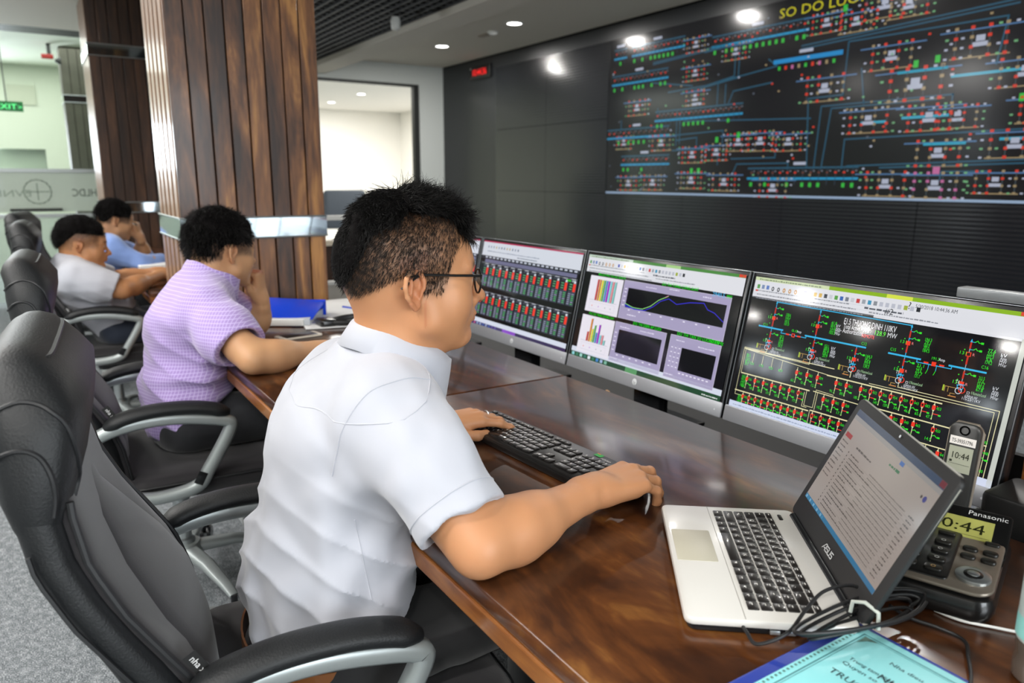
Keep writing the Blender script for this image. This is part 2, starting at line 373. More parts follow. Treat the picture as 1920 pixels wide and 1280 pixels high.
cv.build('reversed_lettering', attr_mat('print', .6), gp, frameM((.0075, -3.68, .95), (0, 1, 0), (0, 0, 1)))
# exit sign and alarm in the lobby
ex = thing('exit_sign', 'small green glowing EXIT sign hanging in the lobby beyond the glass', 'sign', (-10.5, -.03, 2.06))
Bx('sign_box', (0, -.2, -.035), (.03, .115, .075), mat('sign_green', '#0b7a35', .4), ex)
cv = Canvas(.30, .10); cv.rect(.02, .05, .98, .95, '#064a1e'); cv.text('EXIT', .5, .2, .06, '#5dff8c', width=.2, align='c'); cv.text('>', .93, .2, .05, '#5dff8c', align='c')
cv.build('lit_face', attr_mat('glow_soft', .3, emit=1.6), ex, frameM((.031, -.195, -.03), (0, 1, 0), (0, 0, 1)))
MB().tube([(.015, -.04, .07), (.015, -.04, .76)], .006).build('hanger', m_trim, ex)
al = thing('alarm_horn', 'small red fire alarm horn on the pale lobby wall', 'alarm', (-10.4, .40, 2.64))
MB().rbox((-.03, -.08, -.025), (.03, .04, .025), .012).build('red_body', mat('alarm_red', '#8c1d16', .4), al)
MB().lathe([(.012, 0), (.035, .03), (.04, .06)], n=16, M=Matrix.Translation((0, .05, -.04)) @ Matrix.Rotation(R(-90), 4, 'X')).build('horn', m_trim, al)
Bx('bracket', (-.02, -.02, .02), (.02, .02, .14), m_trim, al)
nt_ = MB(); nt_.box((0, -.16, 0), (.01, .16, .26)); tag(nt_.build('notice_board', mat('notice', '#c0c5b2', .6), smooth=False), 'faint pale notice board on the lobby wall beside the EXIT sign', 'board').location = (-12.49, .1, 2.26)

# ------------------------------------------------------------------ wood clad pillars
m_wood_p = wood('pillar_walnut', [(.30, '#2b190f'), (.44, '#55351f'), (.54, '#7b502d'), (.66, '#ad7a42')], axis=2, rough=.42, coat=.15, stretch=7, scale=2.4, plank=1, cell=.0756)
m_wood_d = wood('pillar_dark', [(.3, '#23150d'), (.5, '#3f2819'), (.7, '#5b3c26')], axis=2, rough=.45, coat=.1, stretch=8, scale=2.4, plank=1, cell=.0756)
m_slat = mat('slat_walnut', '#94745c', .34, var=.12, vscale=6, coat=.25)
m_mirror = mat('mirror', '#a3aeb3', .05, metal=1)
def pillar(name, label, x0, x1, y0, y1, m, bands, top=2.655, slats=True, nb=8):
    p = thing(name, label, 'pillar', ((x0+x1)/2, (y0+y1)/2, 0)); hx_, hy = (x1-x0)/2, (y1-y0)/2
    segs = []; z = 0
    for b0, b1 in bands: segs.append((z, b0)); z = b1
    segs.append((z, top))
    Bx('core', (-hx_+.03, -hy+.03, 0), (hx_-.03, hy-.03, top), mat('groove_dark', '#120b07', .8), p)
    cell = 2*hy/nb
    for i, (a, b) in enumerate(segs):
        f = MB(); rr = random.Random(i)
        for k in range(nb):
            a0 = -hy+k*cell; d = rr.uniform(0, .004)
            f.box((hx_-.02, a0+.003, a), (hx_-d, a0+cell-.003, b)); f.box((-hx_, a0+.003, a), (-hx_+.02, a0+cell-.003, b))
        q = f.build('board_cladding', m, p, smooth=False, bevel=.002)
        s = MB(); nsl = 5; c2 = 2*hx_/nsl*.97
        for k in range(nsl):
            a0 = -hx_+.012+k*c2
            for yy0, yy1 in ((-hy, -hy+.028), (hy-.028, hy)): s.box((a0+.010, yy0, a), (a0+c2-.034, yy1, b))
        s.build('slat_cladding', m_slat if slats else m, p, smooth=False, bevel=.003)
    for b0, b1 in bands:
        Bx('mirror_band', (-hx_-.004, -hy-.004, b0), (hx_+.004, hy+.004, b1), m_mirror, p)
        e = MB()
        for z_ in (b0, b1):
            for (ax, ay), (bx_, by) in (((-1, -1), (1, -1)), ((1, -1), (1, 1)), ((1, 1), (-1, 1)), ((-1, 1), (-1, -1))):
                e.tube([(ax*(hx_+.004), ay*(hy+.004), z_), (bx_*(hx_+.004), by*(hy+.004), z_)], .004, 6)
        e.build('mirror_trim', m_silver, p)
    return p
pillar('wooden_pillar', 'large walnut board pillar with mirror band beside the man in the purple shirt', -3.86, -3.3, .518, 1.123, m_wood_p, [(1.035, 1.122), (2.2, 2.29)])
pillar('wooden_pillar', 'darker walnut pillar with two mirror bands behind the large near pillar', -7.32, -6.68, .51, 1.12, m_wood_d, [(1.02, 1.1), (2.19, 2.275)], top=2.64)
pillar('wooden_pillar', 'small dark greyish pillar beyond the frosted glass, farthest from the desk', -10.95, -10.5, .50, .95, mat('pillar_grey', '#57574b', .5, var=.2, vscale=9), [(1.0, 1.08), (2.16, 2.24)], top=2.775, slats=False, nb=5)

# ------------------------------------------------------------------ video wall
m_panel = bpy.data.materials.new('video_panel'); m_panel.use_nodes = True
_nt = m_panel.node_tree; _b = _nt.nodes['Principled BSDF']; _b.inputs['Base Color'].default_value = (*hx('#1d1f23'), 1)
_b.inputs['Roughness'].default_value = .17; _b.inputs['Specular IOR Level'].default_value = .55
_tc = _nt.nodes.new('ShaderNodeTexCoord'); _wv = _nt.nodes.new('ShaderNodeTexWave'); _wv.wave_type = 'BANDS'; _wv.bands_direction = 'Z'
_wv.inputs['Scale'].default_value = 12; _wv.inputs['Distortion'].default_value = .15; _wv.inputs['Detail'].default_value = 1
_bp = _nt.nodes.new('ShaderNodeBump'); _bp.inputs['Strength'].default_value = .35; _bp.inputs['Distance'].default_value = .002
_nt.links.new(_tc.outputs['Object'], _wv.inputs['Vector']); _nt.links.new(_wv.outputs['Fac'], _bp.inputs['Height']); _nt.links.new(_bp.outputs[0], _b.inputs['Normal'])
m_frame = mat('video_frame', '#26282b', .32)
vw = thing('video_wall', 'huge dark glossy video wall filling the far right side of the room', 'video wall', (-3.5, 4.65, 0))
MB().box((-5.38, -.0, .25), (-4.07, .05, 2.675)).box((-4.07, 0, 2.525), (6.4, .05, 2.675)).box((-4.07, 0, .25), (6.4, .05, .48)).build('surround_panel', m_frame, vw, smooth=False)
Bx('base_plinth', (-5.38, .0, 0), (6.4, .05, .25), m_dark, vw)
for i in range(10):
    for j in range(3):
        x = -4.073+i*1.0; z = .483+j*.68; lit = (i >= 2 and j >= 1)
        Bx('display_cube', (x+.002, -.012 if not lit else -.006, z+.002), (x+.998, .04, z+.678), m_panel, vw)
# the lit part: network map
SW, SH = 6.0, 1.36
cv = Canvas(SW, SH, .0006); rr = random.Random(3); asp = 3.9/SW
cv.rect(0, 0, 1, 1, '#17181a', 0)
def X(u): return u*asp
BL, CY, GR, RD, WH, YL, PK, TN = '#2f5f78', '#2ba3d6', '#3fd04a', '#f0442c', '#c4cbe0', '#e8e02a', '#d878b0', '#b09a72'
cv.rect(0, 0, 1, .012, '#a9c2e0', 3)
cv.text('SO DO LUOI DIEN 220-110KV', X(.477), .915, .065, YL, width=1.5)
def hl(pts, c=BL, t=.010): cv.line([(X(a), b) for a, b in pts], t, c, 2)
def mark(u, v, c, w=.028, h=.018):
    w *= .85; h *= .85; cv.rect(X(u)-w/SW/2, v-h/SH/2, X(u)+w/SW/2, v+h/SH/2, c, 4)
def bus(u0, u1, v, n, c=CY, dots=RD, green=.5, gap=.055):
    hl([(u0, v), (u1, v)], BL, .012); hl([(u0, v-gap), (u1, v-gap)], c, .016)
    for k in range(n):
        u = u0+(k+.5)*(u1-u0)/n; hl([(u, v), (u, v-gap-.03)], '#3a4a58', .006)
        mark(u, v-gap*.45, dots if rr.random() < .6 else '#7a4638', .022, .014); mark(u+.006, v-gap*.45+.008, '#8d8f9c', .015, .010)
        if rr.random() < green: mark(u, v-gap-.032, GR, .028, .034)
    mark((u0+u1)/2, v+.022, WH, .12, .024)
def cluster(u, v, s=1.0, c1=RD, big=False):
    w, h = .045*s, .05*s
    for sx in (-1, -.35, .35, 1):
        hl([(u+sx*w*.6, v+h), (u+sx*w*.6, v-h)], '#4d5a60', .005)
        for k in range(4):
            vv = v+h*(.9-.6*k)
            mark(u+sx*w*.6, vv, c1 if rr.random() < .55 else TN, .020*s, .016*s)
            if rr.random() < .7: mark(u+sx*w*.6+(.010*s if sx > 0 else -.010*s), vv, '#7ec488' if rr.random() < .5 else WH, .018*s, .011*s)
    hl([(u-w, v+h*.75), (u+w, v+h*.75)], '#5b87b8', .008); hl([(u-w*.7, v-h*.95), (u+w*.7, v-h*.95)], TN, .007)
    mark(u, v+.012, WH, .045*s, .03*s); mark(u, v-.012, WH, .075*s, .022*s)
for (a, b, v, n) in ((0, .207, .42, 12), (.164, .405, .51, 18), (.43, .661, .155, 14), (.055, .211, .245, 10), (.015, .196, .765, 13), (.319, .54, .89, 15), (.081, .241, .93, 12), (.02, .06, .93, 3)): bus(a, b, v, n)
cv.line([(X(.475), .70), (X(.609), .70)], .03, '#2b9be0', 3); mark(.54, .735, WH, .13, .025)
for k in range(9): mark(.485+k*.014, .665, (GR, RD, PK, TN)[k % 4], .024, .03)
for (u, v, s) in ((.274, .87, .9), (.276, .71, .9), (.279, .57, .9), (.102, .55, 1), (.583, .54, 1.3), (.70, .65, 1.2), (.834, .66, 1.3), (.744, .515, 1.5), (.671, .37, 1.2), (.772, .365, 1.2), (.815, .36, 1.0), (.792, .21, 1.2), (.899, .24, 1.2),
                  (.712, .075, 1.2), (.793, .07, 1.2), (.88, .085, 1.0), (.185, .32, 1), (.279, .24, 1), (.345, .25, 1), (.40, .30, 1), (.453, .30, 1.1), (.517, .29, 1), (.082, .07, 1), (.163, .075, 1), (.28, .09, 1.05), (.37, .08, 1.05), (.061, .335, .9),
                  (.576, .85, 1), (.632, .83, 1), (.68, .88, 1.2), (.72, .86, 1.1), (.9, .52, 1.2), (.93, .37, 1.1), (.49, .05, 1.1), (.96, .66, 1.2), (1.02, .5, 1.2), (1.05, .25, 1.2), (1.1, .7, 1.2), (1.2, .4, 1.3), (1.3, .6, 1.3), (1.4, .3, 1.2), (.38, .79, .9)): cluster(u, v, s, PK if (u, v) == (.793, .07) else RD)
for u, v in ((.40, .34), (.345, .32), (.775, .61), (.742, .60), (.9, .42), (.61, .90), (.28, .145), (.30, .145)): mark(u, v, GR, .035, .05)
mark(.793, .135, PK, .05, .05)
for p in ([(.30, .815), (.38, .83), (.38, .66), (.31, .63), (.20, .62)], [(.39, .84), (.39, .65), (.24, .60)], [(.46, .72), (.48, .68), (.34, .64), (.34, .52)], [(.36, .62), (.36, .52)], [(.47, .60), (.38, .58), (.37, .52)],
          [(.622, .743), (.62, .50), (.552, .498), (.56, .16)], [(.622, .743), (.868, .742), (.86, .56)], [(.53, .76), (.88, .80)], [(.53, .745), (.88, .785)], [(.58, .454), (.804, .455), (.804, .42)], [(.58, .454), (.575, .15)], [(.60, .44), (.78, .44)], [(.60, .44), (.59, .15)],
          [(.631, .288), (.95, .297)], [(.631, .28), (.63, .15)], [(.64, .16), (.98, .18)], [(.70, .15), (.98, .165)], [(.25, .44), (.56, .40)], [(.25, .44), (.25, .48)], [(.21, .36), (.36, .37), (.36, .30)], [(.22, .27), (.35, .27), (.35, .18)], [(.23, .33), (.29, .34), (.29, .27)],
          [(.385, .21), (.49, .21), (.49, .33)], [(.39, .12), (.40, .18), (.52, .18), (.52, .15)], [(.05, .48), (.05, .42)], [(.23, .48), (.23, .30)], [(.24, .48), (.24, .31)], [(.15, .69), (.27, .64)], [(.15, .80), (.36, .83)], [(.15, .81), (.36, .84)], [(.66, .92), (.80, .86)],
          [(.80, .095), (.80, .13), (.87, .13), (.87, .09)], [(.17, .53), (.17, .48)], [(.65, .61), (.66, .45)]): hl(p)
for a, b, v in ((.715, .79, .57), (.80, .93, .53), (.66, .70, .36), (.73, .80, .37), (.77, .83, .25), (.88, .95, .26)): hl([(a, v), (b, v)], '#37b7d8', .016)
for k in range(150): mark(rr.uniform(.01, 1.5), rr.uniform(.03, .93), rr.choice(['#7ec488', WH, RD, '#6a7280', TN]), .02, .014)
cv.build('network_map_image', attr_mat('video_glow', .16, emit=.62), vw, frameM((-2.078, -.0075, 1.163), (1, 0, 0), (0, 0, 1)))
# LED clock
ck = thing('wall_clock', 'small black digital clock with red digits at the top left of the video wall', 'clock', (-7.9, 4.64, 2.515))
MB().rbox((-.24, -.02, -.075), (.23, .0, .075), .008, M=Matrix.Rotation(0, 4, 'X')).build('clock_case', mat('case_black', '#141414', .4), ck)
cv = Canvas(.4, .12, .0005); cv.text('10:44:36', .5, .22, .075, '#ff2020', width=.31, align='c'); cv.build('red_digits', attr_mat('led_glow', .3, emit=1.5), ck, frameM((-.2, -.0215, -.06), (1, 0, 0), (0, 0, 1)))
MB().ell((-.2, -.025, .05), (.008, .006, .008)).build('sensor', m_wtrim, ck)

# ------------------------------------------------------------------ downlights
m_lamp = mat('lamp_lens', '#ffffff', .3, emit=((1, .99, .97), 9))
def downlight(x, y, z, label, power=9, r=.065, group='round ceiling downlights'):
    d = thing('downlight', label, 'ceiling light', (x, y, z), group=group)
    MB().lathe([(r+.018, 0), (r+.016, -.005), (r, -.006), (r-.002, 0)], n=24).build('trim_ring', m_wtrim, d)
    MB().lathe([(r, -.004), (r*.6, -.006), (.001, -.0065)], n=24).build('lens', m_lamp, d)
    l = area('downlight_glow', (x, y, z-.012), (0, 0, 0), .13, .13, power, (1, .97, .93), 'DISK'); return d
for i, lb in ((0, 'round downlight in the white soffit, above the red digital clock'), (1, 'round downlight in the white soffit, second along from the clock'), (2, 'round downlight in the white soffit above the lit network map'), (3, None), (4, None)):
    downlight(-7.476+i*1.42, 3.91, 2.675, lb or 'round downlight in the soffit out of view beyond the network map', 20)
for (x, y), lb in zip(((-10.7, 4.87), (-12.3, 4.9), (-13.9, 4.95)), ('downlight in the bright office ceiling nearest the door frame', 'middle downlight in the bright office ceiling', 'downlight in the bright office ceiling beside the big pillar')):
    downlight(x, y, 2.68, lb, 16, group='downlights in the office beyond the door')
for j, y in enumerate((-.75, -2.3)):
    for i, x in enumerate((-6.6, -5.1, -3.6, -2.1, -.6, .9)):
        downlight(x, y, 2.66, 'round downlight in the plain ceiling over the chairs, out of view', 14, group='downlights over the chairs')
for x, y in ((-8.38, -4.69), (-5.44, -4.8), (-7.35, -6.39), (-5.29, -5.93), (-3.51, -5.59), (-1.2, -5.2)):
    downlight(x, y, 2.66, 'round downlight in the rear ceiling, out of view behind the camera', 12, group='rear ceiling downlights')
for i, x in enumerate((-5.4, -3.2, -1.0, 1.2)):  # unseen panels added as soft fill over the men and chairs
    t_ = thing('fill_panel', 'added square fill light panel behind the chairs, out of view', 'ceiling light', (x, -1.55, 2.659), group='added fill light panels')
    Bx('diffuser', (-.58, -.58, -.008), (.58, .58, 0), mat('fill_panel_lens', '#ffffff', .4, emit=((1, .98, .95), 3.0)), t_); area('fill_panel_glow', (x, -1.55, 2.64), (0, 0, 0), 1.1, 1.1, 28, (1, .98, .95))
area('office_fill_light', (-12, 4.8, 2.66), (0, 0, 0), 4, 3, 210, (1, .98, .94))  # broad fill lamp added to brighten the office beyond the door
area('lobby_area_light', (-10.8, -.6, 2.76), (0, 0, 0), 2.4, 3, 70, (.95, 1, .93))  # broad area lamp under the lobby ceiling, no fixture
sd = thing('smoke_detector', 'small round smoke detector between the two soffit downlights', 'detector', (-6.5, 3.95, 2.675))
MB().lathe([(.055, 0), (.05, -.015), (.03, -.03), (.001, -.032)], n=20).build('sensor_head', m_wtrim, sd)
MB().rbox((-.26, -.02, -.014), (-.10, .05, 0), .01).build('vent_slot', mat('beige_slot', '#a59a8a', .6), sd)
sp = thing('ceiling_spotlight', 'small white spotlight hanging from the black grid ceiling', 'spotlight', (-5.75, 2.6, 2.53))
MB().lathe([(.03, .0), (.04, -.03), (.034, -.09), (.01, -.1)], n=16).build('lamp_body', m_wtrim, sp)
# white framed stand and low white board behind the big pillar
st = thing('white_stand', 'white framed display stand behind the near man\'s head', 'stand', (-4.6, 1.72, 0))
MB().box((-.03, -.02, .0), (.03, .03, 1.05)).box((-.03, -.32, 1.03), (.03, .03, 1.06)).box((-.03, -.32, .60), (.03, -.29, 1.05)).build('frame', m_wtrim, st, smooth=False, bevel=.004)
Bx('low_panel', (-.05, -.30, .1), (-.02, .6, .87), mat('panel_brown', '#3a2418', .5), st)
Bx('ledge', (-.10, -.32, .87), (.0, .6, .90), mat('ledge_cream', '#d8cdb8', .5), st)
wb = thing('low_partition', 'low pale grey partition right of the big wooden pillar', 'partition', (-3.9, 1.5, 0))
Bx('panel', (-.02, -.36, 0), (.02, .7, .725), mat('partition_grey', '#c9c4ba', .6), wb); Bx('top_rail', (-.03, -.36, .725), (.03, .7, .742), m_wtrim, wb)
oc = thing('office_chair', 'blurred grey mesh office chair beyond the door, behind the near man\'s hair', 'chair', (-8.0, 2.95, 0))
MB().rbox((-.04, -.24, .75), (.04, .24, 1.17), .04, rz=.04).build('backrest', mat('chair_grey', '#6e7780', .7), oc)
MB().rbox((-.1, -.22, .42), (.4, .22, .5), .05).build('seat', MATS['chair_grey'], oc); MB().tube([(.1, 0, .42), (.1, 0, .0)], .03).build('post', m_silver, oc)
# ------------------------------------------------------------------ desks
m_desk = wood('desk_walnut', [(.25, '#1e0f09'), (.45, '#3c200f'), (.6, '#5a3317'), (.78, '#875a2a')], axis=0, rough=.3, coat=.45, stretch=3.2, scale=5, distort=2.2, bump=.03)
m_lip = wood('desk_lip', [(.3, '#6a3a1c'), (.6, '#96602f'), (.8, '#b07c45')], axis=0, rough=.3, coat=.4, stretch=6, scale=6)
def desk(label, x0, x1, y0=.45, y1=1.207):
    d = thing('desk', label, 'desk', ((x0+x1)/2, (y0+y1)/2, 0)); a, b = (x1-x0)/2, (y1-y0)/2
    MB().rbox((-a, -b, .722), (a, b, .75), .004, rz=.005).build('tabletop', m_desk, d)
    MB().box((-a, -b-.002, .690), (a, -b+.035, .7215)).build('front_lip', m_lip, d, smooth=False, bevel=.003)
    for sx in (-1, 1): Bx('side_panel', (sx*a-(.03 if sx > 0 else 0), -b+.08, 0), (sx*a+(.03 if sx < 0 else 0), b-.02, .72), m_desk, d)
    Bx('modesty_panel', (-a+.03, b-.07, .05), (a-.03, b-.04, .72), m_desk, d)
    return d
desk('long glossy dark walnut desk holding the laptop and the large keyboard', -1.60, .55)
desk('walnut desk in front of the man in the purple checked shirt', -3.24, -1.604)
desk('walnut desk of the two far men, beyond the big pillar', -6.5, -3.92)
ct = MB().box((-3.25, 1.215, .60), (.5, 1.75, .62)).box((-3.25, 1.75, .0), (.5, 1.77, .70)).build('cable_shelf', mat('shelf_dark', '#2a2a2c', .6), smooth=False)
tag(ct, 'dark cable shelf running behind the desks under the monitors', 'shelf')
pc = thing('drawer_cabinet', 'light grey drawer cabinet under the desk of the man in purple', 'cabinet', (-2.93, .80, 0))
MB().rbox((-.2, -.25, .0), (.2, .25, .62), .01).build('body', mat('cabinet_grey', '#b9bcbd', .5), pc)
for k in range(3): MB().rbox((-.19, -.262, .06+k*.185), (.19, -.25, .235+k*.185), .004).build('drawer', mat('cabinet_front', '#c8cbcc', .45), pc)

# ------------------------------------------------------------------ monitors
m_bez = mat('bezel_black', '#17181a', .22); m_chin = mat('chin_grey', '#9a9ca1', .35, metal=.35)
m_scr = attr_mat('screen_glow', .07, emit=.93, spec=.6)
UPm = Vector((0, math.sin(.2139), math.cos(.2139))); MWH = .3464
def monitor(label, x0, x1, draw):
    t = thing('monitor', label, 'monitor', (0, 0, 0), group='wide monitors in a row behind the desk')
    M = frameM((x0, 1.30, .7413), (1, 0, 0), UPm); w = x1-x0; Z = .0   # local: x right, y up the panel, z towards the viewer
    MB().rbox((0, .0, -.032), (w, MWH, -.002), .006, rz=.004).build('housing', m_bez, t).matrix_local = M
    MB().rbox((.001, .0, -.003), (w-.001, .036, .0015), .003, rz=.0015).build('chin', m_chin, t).matrix_local = M
    MB().tube([(.002, .036, 0), (.002, MWH-.002, 0), (w-.002, MWH-.002, 0), (w-.002, .036, 0)], .0012, 6).build('edge_trim', mat('edge_grey', '#6f7377', .3, metal=.5), t).matrix_local = M
    cv = Canvas(w, .036, .0004); cv.disc(.5, .5, .0085, '#d5d8da', 5, 24); cv.text('hp', .5, .32, .010, '#6f7276', 6, width=.009, align='c', shear=.15)
    cv.disc(.965, .45, .0022, '#c9ccd0', 5); cv.build('brand_mark', attr_mat('print', .6), t, M)
    cw, ch = w-.022, MWH-.047; cv = Canvas(cw, ch); cv.rect(0, 0, 1, 1, '#0d0e10', 0); draw(cv)
    M2 = M @ Matrix.Translation((.011, .036, .0006)); cv.build('screen_image', m_scr, t, M2)
    st = MB(); xc = (x0+x1)/2
    st.box((xc-.05, 1.345, .66), (xc+.05, 1.365, .95)); st.box((xc-.075, 1.30, .622), (xc+.075, 1.50, .634)); st.box((xc-.03, 1.365, .634), (xc+.03, 1.40, .95)); st.build('stand', m_bez, t, smooth=False, bevel=.004)
    return t
def toolbar(cv, v0, title, rows=3, seed=1, logo='#3a6'):
    rr = random.Random(seed); cv.rect(0, v0, 1, 1, '#dfe0e6'); cv.rect(0, .975, 1, 1, title, 2)
    cv.rect(0, .975, .33, 1, '#cfdcb0' if title == '#8ab51c' else '#c2d3c4', 2.5); cv.rect(.55, .975, .64, 1, '#d6e24a' if title == '#8ab51c' else '#a9d08a', 3); cv.rect(.965, .978, .985, 1, '#d9452f', 3); cv.rect(.987, .978, 1, 1, '#d9452f', 3)
    cv.greek(.02, .98, .30, .0032, '#7f8f70', 4, seed)
    for k in range(5): cv.disc(.09+k*.026, .925, .0036, ('#4b4f55', '#4b4f55', '#c08a3a', '#c08a3a', '#c08a3a')[k], 3, 12, ry=.0050); cv.disc(.09+k*.026, .925, .0014, '#e6e6ea', 4, 8, ry=.0025)
    for k, c in enumerate(('#5a9a55', '#7d90b4', '#5f7fc0')): cv.rect(.015+k*.022, .915, .028+k*.022, .945, c, 3)
    for k, c in enumerate(('#3b4db0', '#c7c9d0', '#c9a23a', '#c9a23a', '#28313d', '#c7c9d0', '#58a045', '#3a66b0', '#777d88', '#c7c9d0', '#c23b3b', '#99a0aa', '#3c93b8', '#888d95', '#b9bcc8', '#b9bcc8', '#b9bcc8', '#b9bcc8', '#9fae3e', '#b9bcc8', '#23272e')): cv.rect(.23+k*.0215, .915, .243+k*.0215, .943, c, 3)
    for r_ in range(rows): cv.greek(.02, .952-.028*(r_+1)-.028, .42+.03*r_, .0028, '#8d9098', 3, seed+r_); cv.rect(0, .902-.028*r_, .5+.03*r_, .9035-.028*r_, '#b8bac4', 2)
    cv.greek(.48, .885, .62, .0042, '#50555f', 3, seed+9); cv.greek(.50, .862, .74, .0028, '#8d9098', 3, seed+11)
    cv.rect(.01, .893, .022, .915-.01, '#d84a3c', 3)
def task(cv, c='#274c33'):
    cv.rect(0, .045, 1, .092, '#d5dbea', 2); cv.rect(0, 0, 1, .045, c, 2); cv.rect(.42, 0, .5, .045, '#5c9a66', 3)
    for k, q in enumerate(('#8fd0d8', '#3f7d62', '#9fd4c9', '#3c7a68', '#dfe8ee', '#3c7a5c', '#4a86c8', '#9fb6d8', '#7fb6a0')): cv.rect(.01+k*.032, .008, .03+k*.032, .038, q, 4)
    cv.greek(.90, .012, .985, .0035, '#dfe6e2', 4, 3)
def draw_charts(cv):
    toolbar(cv, .835, '#4d8a42', 3, 4); G = '#17e617'; P = '#a79fc0'; K = '#0f1012'
    cv.text('BIEU DO PHU TAI CAC DON VI', .10, .812, .0075, G, width=.115); cv.text('MUC DO TRAN DUONG DAY', .085, .428, .0075, G, width=.11)
    cols = ['#c23a32', '#d98a2c', '#e6dc28', '#58b04c', '#4a90c8', '#a02cc8', '#7fd4dc', '#e08a90', '#7fc8c4']
    def bars(u0, v0, u1, v1, hs):
        cv.rect(u0, v0, u1, v1, '#e9e5ef', 2); n = len(hs); b = v0+.115*1.0
        for k, h in enumerate(hs):
            a = u0+.06+k*.0165; cv.rect(a, b, a+.0115, b+h, cols[k], 4); cv.poly([(a+.0115, b), (a+.0145, b+.008), (a+.0145, b+h+.008), (a+.0115, b+h)], '#4c4650', 4)
        cv.line([(u0+.02, b), (u1-.02, b)], .0006, '#8d8a98', 5)
        for k, c in ((.05, '#e05a3a'), (.10, '#b060d0'), (.15, '#9aa'), (.19, '#9aa')): cv.disc(u0+k, v0+.06, .0018, c, 4)
        cv.frame(u0+.03, v0+.03, u1-.03, v0+.095, .0006, '#c5c1d0', 3)
    bars(.044, .458, .292, .805, [.20]*9); bars(.038, .058, .287, .42, [.09, .22, .125, .165, .10, .18, .085, .09, .045])
    def panel(u0, v0, u1, v1, g): cv.rect(u0, v0, u1, v1, P, 2); cv.frame(u0, v0, u1, v1, .0009, '#d9d3e6', 3); cv.rect(*g, K, 4)
    panel(.300, .462, .952, .81, (.335, .567, .935, .747)); panel(.294, .06, .637, .423, (.327, .142, .616, .358)); panel(.664, .066, .951, .426, (.742, .145, .935, .337))
    cv.text('DO THI TONG CONG SUAT', .55, .818, .0085, G, width=.125, l=5); cv.text('DO THI DIEN AP LUOI', .415, .43, .0085, G, width=.105, l=5); cv.text('DO THI TAN SO LUOI DIEN', .70, .432, .0085, G, width=.135, l=5)
    cv.text('2940.5', .848, .80, .011, '#4fb4e8', width=.038, l=6); cv.text('MW', .925, .80, .009, G, width=.016, l=6); cv.text('50.18Hz', .885, .432, .010, G, width=.042, l=6)
    cv.line([(.333, .601), (.39, .578), (.454, .581), (.503, .62), (.546, .684), (.602, .734)], .0016, '#9be88a', 6); cv.line([(.585, .722), (.602, .738)], .0016, '#c84a9c', 7)
    cv.line([(.333, .585), (.40, .565), (.47, .572), (.52, .62), (.56, .68), (.608, .713), (.66, .679), (.735, .714), (.813, .73), (.839, .684), (.879, .668), (.932, .613)], .0018, '#3a34d8', 6)
    cv.poly([(.335, .567), (.333, .60), (.39, .576), (.45, .567)], '#1b2f86', 5)
    for u0, u1, v, n in ((.36, .93, .55, 8), (.34, .61, .125, 6), (.75, .93, .125, 8)):
        for k in range(n): cv.rect(u0+(u1-u0)*k/n, v-.006, u0+(u1-u0)*k/n+.012, v+.004, '#e9e4f4', 5)
    for v in (.58, .62, .66, .70, .73): cv.rect(.312, v, .326, v+.008, '#e9e4f4', 5)
    for v in (.16, .20, .24, .28, .32): cv.rect(.302, v, .316, v+.008, '#e9e4f4', 5); [cv.rect(.68+.022*j, v, .69+.022*j, v+.008, '#e9e4f4', 5) for j in range(3)]
    for j in range(3): cv.line([(.695+.022*j, .15), (.695+.022*j, .34)], .0006, '#cfc8de', 4)
    for q in ((.45, .775, .52), (.60, .79, .66), (.80, .775, .85), (.36, .50, .42), (.33, .38, .40), (.47, .385, .56), (.30, .085, .35), (.70, .385, .75), (.83, .37, .92), (.67, .09, .72)): cv.greek(q[0], q[1], q[2], .0032, '#ded8ee', 5, int(q[0]*100))
    task(cv)
